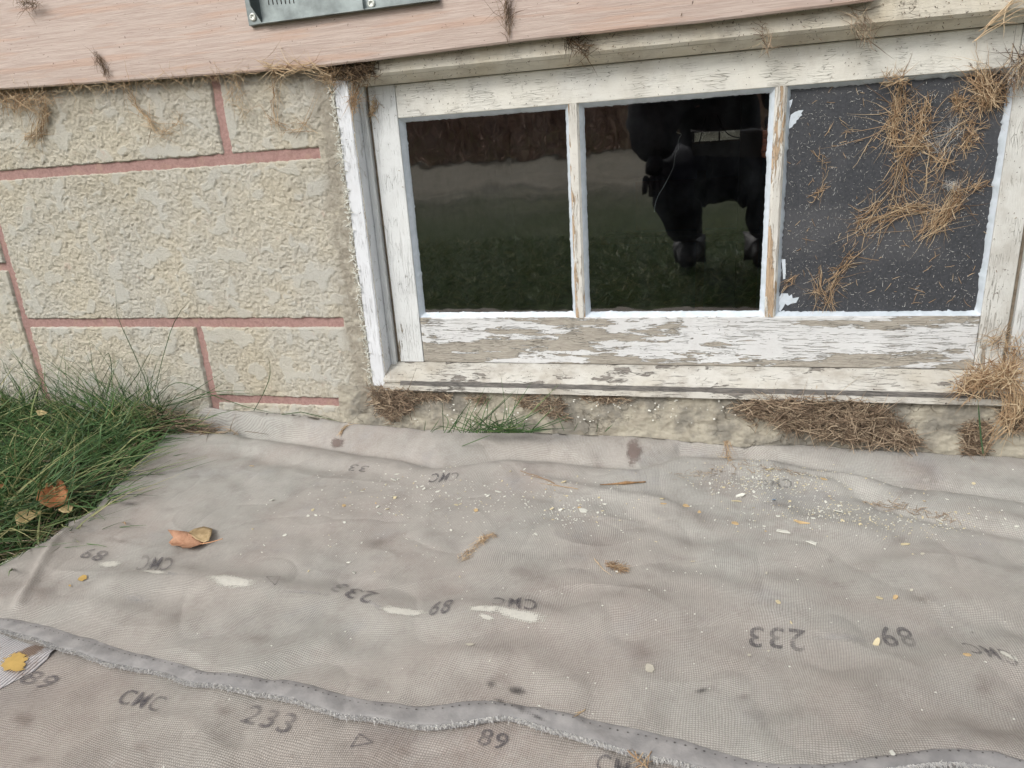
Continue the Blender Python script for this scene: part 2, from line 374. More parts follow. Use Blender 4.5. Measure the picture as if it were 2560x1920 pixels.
# cloth
def cloth_mat(name, tint):
    n = N(name, .95, .08)
    n.b.inputs['Sheen Weight'].default_value = .04
    wp = n.noise(n.co, 5.0, 3, .5, out=1)
    co = n.vadd(n.co, n.vscale(n.vadd(wp, (-.5, -.5, -.5)), .05))
    K = math.pi / .0020
    sx = n.math('ABSOLUTE', n.math('SINE', n.math('MULTIPLY', n.sep(co, 'X'), K)))
    sy = n.math('ABSOLUTE', n.math('SINE', n.math('MULTIPLY', n.sep(co, 'Y'), K)))
    wv = n.math('MULTIPLY', sx, sy)
    irr = n.noise(n.co, 700, 3, .6)
    th = n.noise(n.scale(co, 1, 14, 1), 120, 2); th2 = n.noise(n.scale(co, 14, 1, 1), 120, 2)
    big = n.noise(n.co, 3.2, 4, .55); big2 = n.noise(n.scale(n.co, 1, 1, 1, (3, 7, 0)), 6.5, 5, .6); med = n.noise(n.co, 26, 4, .6)
    c = n.mix(n.ramp(big, .38, .62), srgb(*tint[0]), srgb(*tint[1]))
    c = n.mix(n.math('MULTIPLY', n.ramp(big2, .48, .68), .55), c, srgb(*tint[2]))
    c = n.mix(n.math('MULTIPLY', n.ramp(n.noise(n.scale(n.co, 1, 1, 1, (9, 2, 0)), 9, 4, .6), .55, .72), .5), c, srgb(*tint[3]))
    c = n.mix(n.math('MULTIPLY', n.ramp(med, .46, .72), .3), c, srgb(124, 114, 106))
    dd = n.noise(n.scale(n.co, 1, 1, 1, (4, 5, 1)), 11, 7, .72)
    c = n.mix(n.math('MULTIPLY', n.ramp(dd, .56, .70), .26), c, srgb(112, 98, 90)); c = n.mix(n.math('MULTIPLY', n.ramp(dd, .44, .34), .3), c, srgb(196, 192, 186))
    # threads: light knots between darker gaps
    f = n.math('ADD', n.math('MULTIPLY', wv, .75), n.math('MULTIPLY', irr, .5))
    c = n.mix(n.ramp(f, .1, .85, .55, 0), c, srgb(108, 105, 102)); c = n.mix(n.ramp(f, .75, 1.15, 0, .35), c, srgb(212, 208, 202))
    c = n.mix(n.math('MULTIPLY', n.ramp(n.math('MULTIPLY', th, th2), .2, .32), .16), c, srgb(210, 205, 198))
    h = n.math('ADD', n.math('MULTIPLY', wv, 1.0), n.math('MULTIPLY', irr, .6))
    return n.fin(c, n.bump(h, .0005, .8))
M['cloth'] = cloth_mat('canvas_cloth', [(177, 171, 163), (174, 173, 166), (168, 157, 149), (161, 161, 161)])
M['cloth2'] = cloth_mat('canvas_cloth_lower', [(172, 163, 154), (170, 166, 158), (158, 145, 137), (138, 130, 126)])
n = N('hem_cloth', .95, .08); a = n.noise(n.co, 60, 5, .6); b = n.noise(n.co, 500, 3)
M['hem'] = n.fin(n.mix(n.ramp(a, .3, .7), srgb(138, 137, 136), srgb(160, 158, 156)), n.bump(n.math('ADD', a, n.math('MULTIPLY', b, .5)), .001, .6))
M['thread'] = m_strand('frayed_thread', srgb(168, 168, 170), srgb(200, 200, 198), srgb(224, 222, 216))
M['stitch'] = m_simple('stitch_hole', srgb(84, 80, 80), .9, .2, 100, .0002)
M['ink'] = m_blotch('stencil_ink', srgb(88, 86, 92), .66, 420, .5, weave=True, fade=.3)
M['whitep'] = m_blotch('white_paint_smear', srgb(210, 208, 198), .95, 300, .3)
M['whited'] = m_blotch('white_paint_drop', srgb(206, 201, 186), .97, 120, .12, weave=False)
M['worn'] = m_blotch('pale_wear', srgb(190, 188, 184), .45, 200, .7)
M['yellow'] = m_blotch('yellow_paint', srgb(200, 168, 100), .95, 110, .1, weave=False)
M['black'] = m_blotch('black_stain', srgb(66, 64, 66), .72, 90, 1.0, fade=.4)
M['brown'] = m_blotch('brown_stain', srgb(118, 98, 88), .30, 50, 1.3)
M['dirtst'] = m_blotch('damp_stain', srgb(126, 112, 106), .75, 60, .35)
M['chipw'] = m_simple('white_chip', srgb(216, 216, 206), .6, .08, 200, .0002)
M['chipc'] = m_simple('cream_chip', srgb(206, 194, 160), .7, .12, 200, .0002)
M['chipy'] = m_simple('tan_chip', srgb(196, 170, 128), .7, .15, 200, .0002)
M['chipb'] = m_simple('blue_chip', srgb(134, 154, 176), .6, .08, 200, .0002)
n = N('brown_leaf', .65, .3); a = n.noise(n.co, 120, 5, .7); b = n.voro(n.co, 240)
col = n.mix(n.ramp(a, .35, .65), srgb(160, 118, 92), srgb(186, 146, 118))
col = n.mix(n.math('MULTIPLY', n.ramp(a, .62, .7), .8), col, srgb(96, 58, 40))
M['leaf'] = n.fin(col, n.bump(a, .001, .8))
M['leafstem'] = m_simple('leaf_stem', srgb(186, 140, 104), .6)
n = N('tan_leaf', .65, .3); a = n.noise(n.co, 90, 5, .7)
col = n.mix(n.ramp(a, .35, .65), srgb(186, 164, 116), srgb(202, 182, 138)); col = n.mix(n.ramp(a, .66, .7), col, srgb(110, 80, 50))
M['leaf2'] = n.fin(col, n.bump(a, .001, .8))
n = N('rust_leaf', .65, .3); a = n.noise(n.co, 110, 5, .7)
col = n.mix(n.ramp(a, .35, .65), srgb(178, 112, 74), srgb(190, 140, 98)); col = n.mix(n.ramp(a, .6, .68), col, srgb(110, 66, 48))
M['leaf3'] = n.fin(col, n.bump(a, .001, .8))
n = N('olive_leaf', .65, .3); a = n.noise(n.co, 100, 5, .7)
col = n.mix(n.ramp(a, .35, .65), srgb(158, 136, 100), srgb(182, 160, 124)); col = n.mix(n.ramp(a, .6, .68), col, srgb(112, 86, 62))
M['leaf4'] = n.fin(col, n.bump(a, .001, .8))
M['bark'] = m_simple('twig_bark', srgb(150, 118, 84), .8, .3, 200)
M['speck'] = m_strand('dirt', srgb(50, 40, 32), srgb(92, 74, 56), srgb(140, 118, 90))

# ================================================================== SETTING
# ground sheet with a shallow rise near the wall on the left
gx = np.concatenate([np.linspace(-80, -3, 24), np.linspace(-2.8, 3, 60), np.linspace(3.2, 80, 24)])
gy = np.concatenate([np.linspace(-120, -4, 30), np.linspace(-3.8, .02, 40)])
def GH(x, y): return (.022 * sm(-.8, -1.0, x)) * sm(-.9, -.05, y) - .016 + .014 * np.maximum(sm(-.8, -.95, x), sm(-1.0, -1.3, y))
X, Y = np.meshgrid(gx, gy, indexing='ij')
go = mesh('ground', np.stack([X, Y, GH(X, Y)], -1).reshape(-1, 3), grid(len(gx), len(gy)), M['ground'], smooth=True); tag(go, kind='structure')

# ================================================================== HOUSE
house = empty('house', (0, .1, 0), 'house wall with pink siding over textured blocks and a peeling basement window', 'house')
# ---- foundation wall relief
dx = .00128
xs = np.arange(-1.36, -.498, dx); zs = np.arange(-.02, .64, dx)
X, Z = np.meshgrid(xs, zs, indexing='ij')
jz = [(.022, .0065), (-.238, -.2535), (-.3765, -.390)]
joints = []   # (x0,x1,z0,z1)
XE = -.5605
joints.append((-1.40, XE, .45 + jz[0][1], .45 + jz[0][0]))
xB0 = W(22, 665)[0]; xB = W(12, 665)[0]
joints.append((xB, XE, .45 + jz[1][1], .45 + jz[1][0]))
xC = W(508, 880)[0]
joints.append((xC, XE + .003, .45 + jz[2][1], .45 + jz[2][0]))
xA = W(553, 300)[0]
joints.append((xA - .008, xA + .008, .45 + jz[0][0], .66))
xBm = (W(33, 735)[0] + W(10, 600)[0]) / 2 
joints.append((xBm - .008, xBm + .008, -.02, .45 + jz[0][1]))
joints.append((xC - .008, xC + .008, -.02, .45 + jz[1][1]))
zL = W(0, 668)[2]
joints.append((-1.40, xBm, zL - .007, zL + .007))
jm = np.zeros_like(X)
wobx = .0012 * noise(X * 60, Z * 60, 9) + .0008 * noise(X * 190, Z * 190, 19)
for (a, b, c, d) in joints:
    s = np.minimum(np.minimum(X - a, b - X), np.minimum(Z - c, d - Z)) + wobx
    jm = np.maximum(jm, sm(-.0015, .0012, s))
n1 = fbm(X * 42, Z * 42, 1, 3); n2 = fbm(X * 95 + 5, Z * 95, 2, 3); n3 = fbm(X * 230, Z * 230, 3, 2)
wx_ = X + .006 * noise(X * 50, Z * 50, 21); wz_ = Z + .006 * noise(X * 50, Z * 50, 22)
isl = sm(.30, .37, fbm(wx_ * 26, wz_ * 30, 31, 3)); isl2 = sm(.34, .42, fbm(wx_ * 55, wz_ * 60, 33, 2)) * (1 - isl)
gr1 = fbm(X * 150, Z * 165, 41, 3); gr2 = noise(X * 380, Z * 380, 43); med = sm(-.1, .25, fbm(wx_ * 70, wz_ * 76, 45, 2))
gr3 = noise(X * 240 + 7, Z * 240, 44)
gs = np.tanh(gr1 * 1.3)
hgt = .0012 * isl + .0008 * isl2 + (1 - isl * .9) * (1 - isl2 * .6) * (.00075 * gs + .0006 * gr2 + .0007 * gr3 + .0008 * med - .0012 * sm(.35, .6, fbm(X * 120 + 3, Z * 120, 47, 2))) + .0005 * fbm(X * 14, Z * 14, 5, 2) + rng.normal(0, .00020, X.shape) * (1 - isl * .6)
hgt = hgt * (1 - jm)
# cement strip next to the casing is a little lower and rougher
edge = sm(-.572, -.546, X + .006 * noise(X * 30, Z * 30, 61))
hgt = hgt * (1 - .35 * edge) - .002 * edge * sm(-.556, -.53, X)
depth = -hgt + .0058 * jm + .0012 * fbm(X * 9, Z * 9, 71, 2)
cav = np.clip(.42 - gs * .3 - .35 * gr2 - .35 * gr3 - .2 * med, 0, 1) * (1 - isl) * (1 - isl2) * (1 - jm)
V = np.stack([X, depth, Z], -1).reshape(-1, 3)
wall = mesh('foundation_wall', V, grid(len(xs), len(zs))[:, ::-1], M['block'], house, {'cav': cav.ravel(), 'edge': edge.ravel(), 'isl': (isl * (1 - jm)).ravel()}, smooth=True)
mb = MB()
for i, (a, b, c, d) in enumerate(joints):
    o = .00035 * i
    mb.box(a - .0015, b + (.0005 if i < 3 else .0015), .0026 + o, .0036 + o, c - .0015, d + .0015)
mb.build('mortar', M['mortar'], wall)
# rest of the foundation outside the relief patch
mb = MB(); mb.box(-3.2, -1.36, .002, .2, -.05, .64); mb.build('plain_wall', M['block'], wall)
mb = MB(); mb.box(.47, 2.6, .004, .2, -.05, .64); mb.build('plain_wall', M['block'], wall)
# frayed line of dried paint where wall meets casing
P = []; 
N_ = 620
zz_ = rng.uniform(.10, .56, N_); xx = -.5225 - np.abs(rng.normal(0, .0035, N_)) + .002 * noise(zz_ * 60, zz_ * 0, 4)
base = np.stack([xx, np.full(N_, -.0015), zz_], -1); d = unit(rng.normal(0, 1, (N_, 3)) * [1, .3, 1.6]); L = rng.uniform(.001, .006, N_)
V, Fc, t = strands(curve_strands(base, d, L, rng.normal(0, .6, (N_, 3)), 4), rng.uniform(.0004, .0010, N_), rng.uniform(.6, 1, N_))
mesh('dried_paint_edge', V, Fc, M['chipw'], wall)

# ---- basement window
YS, YG = .032, .046
zt, zb = fz(.098, YS), fz(-.310, YS)          # sash top, bottom
xl, xr = fx(-.470, YS), fx(.3705, YS)
ot, ob = fz(.053, YS), fz(-.2385, YS)        # openings
o1l = fx(-.4290, YS); m1 = fx(W(1437.5, 409)[0], YS); m2 = fx(W(1944.5, 409)[0], YS); o3r = fx(W(2504, 447)[0], YS)
MW = .0075
mb = MB()   # casing: outer left board, right board, head board
cz0, cz1 = .45 - .3515, fz(.110, 0)
cl0, cl1 = -.5225, -.4995
mb.prism([(cl0, .014), (cl0, 0), (cl1 - .002, 0), (cl1, .002), (cl1, .0325), (cl0, .0325)], 'z', cz0, cz1, .0004, 30)
win = mb.build('basement_window', M['casing'], house, label=None) if False else mesh('basement_window', mb.v, mb.f, M['casing'], house)
tag(win, 'white three-light basement window with peeling paint and new putty, third light filled by a black panel')
mb = MB(); mb.box(.4185, .47, .0, .0325, .45 - .352, cz1); mb.build('casing', M['jamb'], win, bevel=.001)
mb = MB(); mb.prism([(.0325, cz1 + .0001), (.003, cz1 + .0001), (-.0015, cz1 + .004), (-.002, cz1 + .010), (-.002, .66), (.0325, .66)], 'x', cl0 + .004, .47, .0002, 40); mb.build('head_board', M['head'], win)
mb = MB(); mb.prism([(.0325, zt + .0003), (.025, zt + .0003), (.0232, zt + .0018), (.0065, cz1 - .001), (.003, cz1 - .0002), (.0325, cz1 - .0002)], 'x', cl1, .418, .0003, 30); mb.build('head_stop', M['head'], win, smooth=False)
# left stop strip and right stop strip
mb = MB(); mb.prism([(cl1 + .0005, .05), (cl1 + .0005, .0275), (xl - .0062, .0272), (xl - .0048, .0285), (xl - .0048, .05)], 'z', cz0 + .018, zt, .0004, 30); mb.build('stop_strip', M['stile'], win)
mb = MB(); mb.prism([(xr + .005, .05), (xr + .005, .030), (xr + .010, .026), (.418, .024), (.418, .05)], 'z', cz0 + .018, zt, .0004, 30); mb.build('stop_strip', M['jamb'], win)
# sash
def board(name, x0, x1, z0, z1, mat, y0=YS, y1=.062, bv=.0012):
    b = MB(); b.box(x0, x1, y0, y1, z0, z1); return b.build(name, mat, win, bevel=bv)
board('stile', xl, o1l, zb, zt, M['stile']); board('stile', o3r, xr, zb, zt, M['stile_r'])
board('top_rail', o1l + .0004, o3r - .0004, ot, zt, M['toprail'], YS + .0006)
br = board('bottom_rail', o1l + .0006, o3r - .0006, zb, ob, M['botrail'], YS + .0008, bv=.0015)
# muntins with a slight taper
for mx_, nm in ((m1, 0), (m2, 1)):
    b = MB(); b.prism([(mx_ - MW, .062), (mx_ - MW, YS + .003), (mx_ - MW + .003, YS), (mx_ + MW - .003, YS), (mx_ + MW, YS + .003), (mx_ + MW, .062)], 'z', ob - .0006, ot + .0006, .0004, 30)
    b.build('muntin', M['muntin'], win)
# panes
ops = [(o1l, m1 - MW), (m1 + MW, m2 - MW), (m2 + MW, o3r)]
def putty(a, b, z0, z1, k, rag):
    """bead sloping from the wood face down to the glass, with a ragged inner lip"""
    per = []; n = 90
    def side(p0, p1, inn):
        for i in range(n):
            t = i / n; p = (p0[0] + (p1[0] - p0[0]) * t, p0[1] + (p1[1] - p0[1]) * t); per.append((p, inn))
    side((a, z0), (b, z0), (0, 1)); side((b, z0), (b, z1), (-1, 0)); side((b, z1), (a, z1), (0, -1)); side((a, z1), (a, z0), (1, 0))
    V = []; Nn = len(per)
    cx_, cz_ = (a + b) / 2, (z0 + z1) / 2
    for i, (p, inn) in enumerate(per):
        wd = .0058 + rag * .0007 * float(noise(i * .13, k * 9.1, 5)) + rag * .0007 * float(noise(i * .6, k * 3.1, 15)) + rag * .0034 * max(0, float(noise(i * .31, k * 5.1, 8)) - .35)
        # mitre corners
        sx = (p[0] - cx_) / ((b - a) / 2); sz = (p[1] - cz_) / ((z1 - z0) / 2)
        def inset(q): return (cx_ + sx * ((b - a) / 2 - q), cz_ + sz * ((z1 - z0) / 2 - q))
        o_ = p; mid = inset(wd * .55); inr = inset(wd)
        V += [(o_[0], YS + .0030, o_[1]), (mid[0], YS + .0075, mid[1]), (inr[0], YG - .0010, inr[1]), (inr[0], YG + .001, inr[1])]
    Fc = []
    for i in range(Nn):
        j = (i + 1) % Nn
        for q in range(3): Fc.append((i * 4 + q, j * 4 + q, j * 4 + q + 1, i * 4 + q + 1))
    b_ = MB(); b_.add(V, Fc); b_.build('putty_bead', M['putty'], win, smooth=True)
for k, (a, b) in enumerate(ops):
    putty(a, b, ob, ot, k, 1.0 if k < 2 else 1.8)
    g = MB(); 
    if k < 2: g.box(a - .003, b + .003, YG, YG + .003, ob - .003, ot + .003); g.build('glass_pane', M['glass'], win)
    else:
        yp = YG - .003
        g.box(a - .003, b + .003, yp, yp + .005, ob - .003, ot + .003); g.build('black_panel', M['panel'], win)
# brushed overrun of white paint on the black panel
def blob_on_plane(name, pts, y, mat, parent, th=.0006):
    q = [W(px, py, y) for px, py in pts]; n_ = len(q)
    V = [(p[0], y - th, p[2]) for p in q] + [(p[0], y, p[2]) for p in q]
    Fc = [tuple(range(n_))] + [(i, (i + 1) % n_, n_ + (i + 1) % n_, n_ + i) for i in range(n_)]
    m_ = MB(); m_.add(V, Fc); return m_.build(name, mat, parent)
z4 = lambda l: [(1800 + x * .3436, y * .3436) for x, y in l]
yp = YG - .0031
blob_on_plane('paint_smear', z4([(500, 925), (505, 880), (515, 835), (545, 815), (575, 803), (608, 800), (590, 825), (598, 838), (580, 850), (570, 868), (556, 876), (553, 895), (535, 905), (525, 925), (505, 935)]), yp, M['putty'], win)
blob_on_plane('paint_smear', z4([(498, 735), (528, 722), (520, 760), (508, 790), (496, 860), (492, 800)]), yp, M['putty'], win)
z2 = lambda l: [(1660 + x * .4069, 650 + y * .4069) for x, y in l]
blob_on_plane('paint_smear', z2([(695, 290), (700, 240), (722, 205), (760, 205), (768, 222), (785, 210), (790, 235), (830, 228), (812, 262), (780, 268), (760, 280), (745, 268), (730, 295), (712, 318)]), yp, M['putty'], win)
blob_on_plane('paint_smear', z2([(722, -5), (745, -5), (748, 60), (745, 115), (732, 118), (728, 60)]), yp, M['putty'], win)
# sill
sx0, sx1 = -.4995, .43
szA = zb - .0005
prof = [(.034, szA), (.012, szA - .0085), (-.004, szA - .016), (-.0075, szA - .0185), (-.0078, szA - .0215), (-.0045, szA - .0228), (-.0045, szA - .0245), (-.0108, szA - .0262), (-.0125, szA - .034), (-.0115, .45 - .3535), (.034, .45 - .356)]
b = MB(); b.prism(prof, 'x', sx0, sx1, .0007, 70, 3); sill = b.build('sill', M['sill'], win)
b = MB(); b.prism([(-.0082, szA - .0192), (-.0090, szA - .0214), (-.0102, szA - .0262), (-.006, szA - .0262), (-.006, szA - .0192)], 'x', sx0 + .03, sx1 - .01, .0011, 90, 13); b.build('weathered_groove', M['groove'], win)
# dark gap line under the sash and crevice between sash and stops
b = MB(); b.box(xl - .0046, xl - .0002, .036, .05, zb, zt); b.box(xr + .0002, xr + .0048, .036, .05, zb, zt); b.box(cl1, .418, .045, .06, zt - .001, zt + .02); b.build('crevice', m_simple('crevice_dirt', srgb(120, 110, 96), .95, .3, 80), win)

# ---- cement ledge below the sill
xs2 = np.arange(-.585, .75, .0025); ts = np.linspace(0, 1.35, 76)
X, T = np.meshgrid(xs2, ts, indexing='ij')
lipy = -.004 + .0 * X
y0, z0 = -.002, .0985
def ledge_y(t): return -.001 - .009 * t ** 1.3
yy = ledge_y(T); zz = z0 - .085 * T
tl = sm(-.53, -.56, X); yy = yy * (1 - tl) + tl * (-.004 - .012 * T)
rel = .0020 * fbm(X * 26, T * 3.2, 81, 3) + .0014 * sm(.0, .12, fbm(X * 60, T * 7, 82, 2)) + .0008 * fbm(X * 190, T * 20, 83, 2)
rel *= sm(0, .1, T) * .9 + .1
yy -= rel; zz += rel * .6
zz += (.003 * noise(X * 50, X * 0, 84)) * sm(.12, 0, T)
mesh('cement_ledge', np.stack([X, yy, zz], -1).reshape(-1, 3), grid(len(xs2), len(ts)), M['ledge'], house, smooth=True)

# ---- siding
def sid(name, xsb, y, top, th=.011, face_tilt=0.02, parent=house):
    nseg = 140; V = []; Fc = []
    xp = np.array([p[0] for p in xsb]); zp = np.array([p[1] for p in xsb])
    for k in range(nseg + 1):
        x = xp[0] + (xp[-1] - xp[0]) * k / nseg; z = float(np.interp(x, xp, zp)) + .0006 * float(noise(x * 25, 0, 3))
        V += [(x, y + th, z + .0005), (x, y + .0016, z), (x, y, z + .0022), (x, y + .001, z + .03), (x, y + face_tilt, top), (x, y + th + face_tilt, top)]
    for k in range(nseg):
        for j in range(6):
            a_, b_ = k * 6 + j, k * 6 + (j + 1) % 6; Fc.append((a_, b_, b_ + 6, a_ + 6))
    Fc.append(tuple(range(6))); Fc.append(tuple(range(nseg * 6 + 5, nseg * 6 - 1, -1)))
    m_ = MB(); m_.add(V, Fc); return m_.build(name, M['siding'], parent)
YF = -.019
def sz(px, py): p = W(px, py, YF); return (p[0], p[2])
pts = [sz(*p) for p in ((0, 224), (400, 197), (796, 168), (1315, 101), (1800, 50), (2188, 1))]
sl = (pts[1][1] - pts[0][1]) / (pts[1][0] - pts[0][0])
pts = [(-3.2, pts[0][1] + .004), ] + pts
s1 = sid('siding_board', pts, YF, .80)
sid('siding_board', [(pts[-1][0] + .003, pts[-1][1] + .012), (2.6, pts[-1][1] + .015)], YF + .004, .80)
for r in range(10):
    z0_ = .79 + r * .2
    sid('siding_board', [(-3.2, z0_), (2.6, z0_)], YF - .001, z0_ + .22)
b = MB(); b.box(-3.2, 2.6, .0, .2, .64, 2.9); b.box(-3.2, 2.6, YF + .0125, .03, 0.6615, .70); b.build('sheathing', M['dark'], house)
# dark gap behind the bottom lip of the siding
b = MB(); b.box(-3.2, -.522, YF + .012, .012, .598, .66); b.build('shadow_gap', M['dark'], house) if False else None
# nail / bracket: galvanised angle on the siding
YB = YF - .0035
def B3(px, py, y=YB): return W(px, py, y)
zA = lambda x, y: (560 + x * .226, y * .226)
br0 = B3(*zA(300, 292)); br1 = B3(*zA(430, 262)); br2 = B3(*zA(2212, 30)); 
b = MB()
# plate against the siding
q = [B3(*zA(240, 60)), B3(*zA(275, 290)), B3(*zA(420, 262)), B3(*zA(2212, 22))]
far_x = q[3][0] + .02; ztop = .80
sl2 = (q[3][2] - q[2][2]) / (q[3][0] - q[2][0])
def platez(x): return q[2][2] + sl2 * (x - q[2][0])
outline = [(q[1][0], q[1][2]), (q[2][0], q[2][2]), (far_x, platez(far_x)), (far_x, ztop), (q[1][0] - .002, ztop)]
V = [(x, YB, z) for x, z in outline] + [(x, YF + .004, z) for x, z in outline]
b.add(V, [tuple(range(5)), (9, 8, 7, 6, 5)] + [(i, (i + 1) % 5, 5 + (i + 1) % 5, 5 + i) for i in range(5)])
brk = b.build('metal_bracket', M['metal'], house, bevel=.0008); tag(brk, 'galvanised metal bracket screwed to the pink siding')
# standing flange rising out of the plate at its left end, and a ledge along the bottom
b = MB(); zf = q[2][2] + .001
xf = q[2][0]
V = [(xf, YB, zf), (xf + .0012, YB, zf), (xf - .004, YB - .016, zf + .02), (xf - .0028, YB - .016, zf + .02), (xf - .012, YB - .03, ztop), (xf - .0108, YB - .03, ztop), (xf, YB, ztop), (xf + .0012, YB, ztop)]
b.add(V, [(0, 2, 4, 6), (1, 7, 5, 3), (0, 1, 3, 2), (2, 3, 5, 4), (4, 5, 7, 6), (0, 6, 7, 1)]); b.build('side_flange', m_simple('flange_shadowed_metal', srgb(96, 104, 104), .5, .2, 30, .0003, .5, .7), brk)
b = MB()
for k in range(2): pass
x0_, x1_ = xf + .0015, far_x
V = [(x0_, YB - .0002, platez(x0_) + .0005), (x1_, YB - .0002, platez(x1_) + .0005), (x1_, YB - .003, platez(x1_) - .0002), (x0_, YB - .003, platez(x0_) - .0002),
     (x0_, YB - .0002, platez(x0_) + .0017), (x1_, YB - .0002, platez(x1_) + .0017), (x1_, YB - .003, platez(x1_) + .0011), (x0_, YB - .003, platez(x0_) + .0011)]
b.add(V, [(0, 1, 2, 3), (7, 6, 5, 4), (0, 4, 5, 1), (1, 5, 6, 2), (2, 6, 7, 3), (3, 7, 4, 0)]); b.build('folded_edge', M['metal'], brk)
b = MB()
for k in range(7):
    p = B3(*zA(495 + k * 46, 28 - k * 3), YB)
    b.box(p[0] - .0005, p[0] + .0005, YB - .0006, YB + .0004, p[2] - .003, ztop)
b.build('slots', M['dark'], brk)
def screw(px, py, r=.0055):
    c0 = B3(px, py, YB); V = []; Fc = []; n_ = 20
    prof = [(r * .95, 0), (r, -.0008), (r * .9, -.002), (r * .55, -.0026), (r * .45, -.0012), (0.0001, -.0012)]
    for (rr, yy_) in prof:
        for k in range(n_):
            a_ = 6.2832 * k / n_; hx = (1 - .35 * (k % 5 == 0)) if rr < r * .6 else 1
            V.append((c0[0] + rr * hx * math.cos(a_), YB + yy_, c0[2] + rr * hx * math.sin(a_)))
    for j in range(5):
        for k in range(n_): Fc.append((j * n_ + k, j * n_ + (k + 1) % n_, (j + 1) * n_ + (k + 1) % n_, (j + 1) * n_ + k))
    m_ = MB(); m_.add(V, Fc); m_.build('screw', M['screw'], brk, smooth=True)
screw(*zA(1632, 40)); screw(*zA(322, 190))
b = MB(); p = B3(*zA(1560, 100)); b.box(p[0] - .001, p[0] + .0, YB - .006, YB, p[2], ztop); b.build('rib', M['metal'], brk)

# ---- basement interior (seen through the glass)
RX0, RX1, RY0, RY1, RZ0, RZ1 = -1.6, 1.4, .075, 5.0, -1.5, .72
wx0, wx1, wz0, wz1 = -.11 * 1, .264, .45 - .034, .45 + .036
b = MB()
b.box(RX0 - .1, RX0, RY0, RY1, RZ0, RZ1); b.box(RX1, RX1 + .1, RY0, RY1, RZ0, RZ1)
b.box(RX0, RX1, RY0, RY1, RZ0 - .1, RZ0); b.box(RX0, RX1, RY0, RY1, RZ1, RZ1 + .1)
b.box(RX0, wx0, RY1, RY1 + .1, RZ0, RZ1); b.box(wx1, RX1, RY1, RY1 + .1, RZ0, RZ1); b.box(wx0, wx1, RY1, RY1 + .1, RZ0, wz0); b.box(wx0, wx1, RY1, RY1 + .1, wz1, RZ1)
b.box(RX0, cl1, RY0 - .012, RY0, RZ0, RZ1); b.box(.45, RX1, RY0 - .012, RY0, RZ0, RZ1); b.box(cl1, .45, RY0 - .012, RY0, RZ0, zb - .02); b.box(cl1, .45, RY0 - .012, RY0, zt + .01, RZ1)
b.build('basement_room', M['room'], house)
fw = MB(); fw.box(wx0 - .01, wx1 + .01, RY1 - .03, RY1 - .005, wz0 - .012, wz0 + .002); fw.box(.071, .083, RY1 - .03, RY1 - .005, wz0, wz1)
fwo = fw.build('far_window', M['roomwood'], house)
g = MB(); g.box(wx0, wx1, RY1 + .03, RY1 + .035, wz0, wz1); g.build('pane', M['grime'], fwo)
# timber posts and a dim cupboard front
b = MB(); b.box(.14, .24, 2.6, 2.7, RZ0, RZ1); b.box(-.05, -.01, 2.6, 2.64, RZ0, .30); b.box(-.35, .30, 2.7, 2.72, .02, .26); b.box(-.5, .5, 2.5, 2.7, -.02, .01)
b.build('cupboard', M['roomwood'], house)

# cables across the far window
def tube(name, pts, r, mat, parent=None, seg=6, smooth=True, sub=4):
    pts = [np.array(p, float) for p in pts]
    Q = []
    for i in range(len(pts) - 1):
        p0 = pts[max(i - 1, 0)]; p1 = pts[i]; p2 = pts[i + 1]; p3 = pts[min(i + 2, len(pts) - 1)]
        for k in range(sub):
            t = k / sub
            Q.append(.5 * ((2 * p1) + (-p0 + p2) * t + (2 * p0 - 5 * p1 + 4 * p2 - p3) * t * t + (-p0 + 3 * p1 - 3 * p2 + p3) * t ** 3))
    Q.append(pts[-1]); Q = np.array(Q); T = np.gradient(Q, axis=0); T = unit(T)
    A = unit(np.cross(T, [.3, 1, .2])); B_ = np.cross(T, A); V = []; n_ = len(Q)
    rr = r if hasattr(r, '__len__') else [r] * n_
    rr = np.interp(np.linspace(0, 1, n_), np.linspace(0, 1, len(rr)), rr)
    for i in range(n_):
        for k in range(seg): a_ = 6.2832 * k / seg; V.append(Q[i] + rr[i] * (A[i] * math.cos(a_) + B_[i] * math.sin(a_)))
    Fc = [(i * seg + k, i * seg + (k + 1) % seg, (i + 1) * seg + (k + 1) % seg, (i + 1) * seg + k) for i in range(n_ - 1) for k in range(seg)]
    Fc += [tuple(range(seg)), tuple(range((n_ - 1) * seg, n_ * seg))]
    return V, Fc
V, Fc = tube('c', [(-.02, 4.6, .60), (-.05, 4.6, .48), (-.07, 4.6, .40)], .004, None)
V2, F2 = tube('c', [(.05, 4.6, .60), (.12, 4.6, .47), (.2, 4.6, .43), (.3, 4.6, .42)], .004, None)
b = MB(); b.add(V, Fc); b.add(V2, F2); b.build('cable', M['dark'], house)
# pull cord hanging just inside the second light
yc = .25; cp = [W(px, py, yc) for px, py in [(1690, 330), (1703, 336), (1698, 345), (1695, 360), (1696, 372), (1690, 380), (1687, 392), (1685, 408), (1681, 424), (1661, 463), (1646, 488), (1638, 511), (1636, 530)]]
V, Fc = tube('c', cp, .0008, None)
co = mesh('pull_cord', V, Fc, m_simple('cord', srgb(176, 172, 164), .7), smooth=True, loc=cp[0]); tag(co, 'thin pale cord hanging inside behind the middle window pane', 'cord')

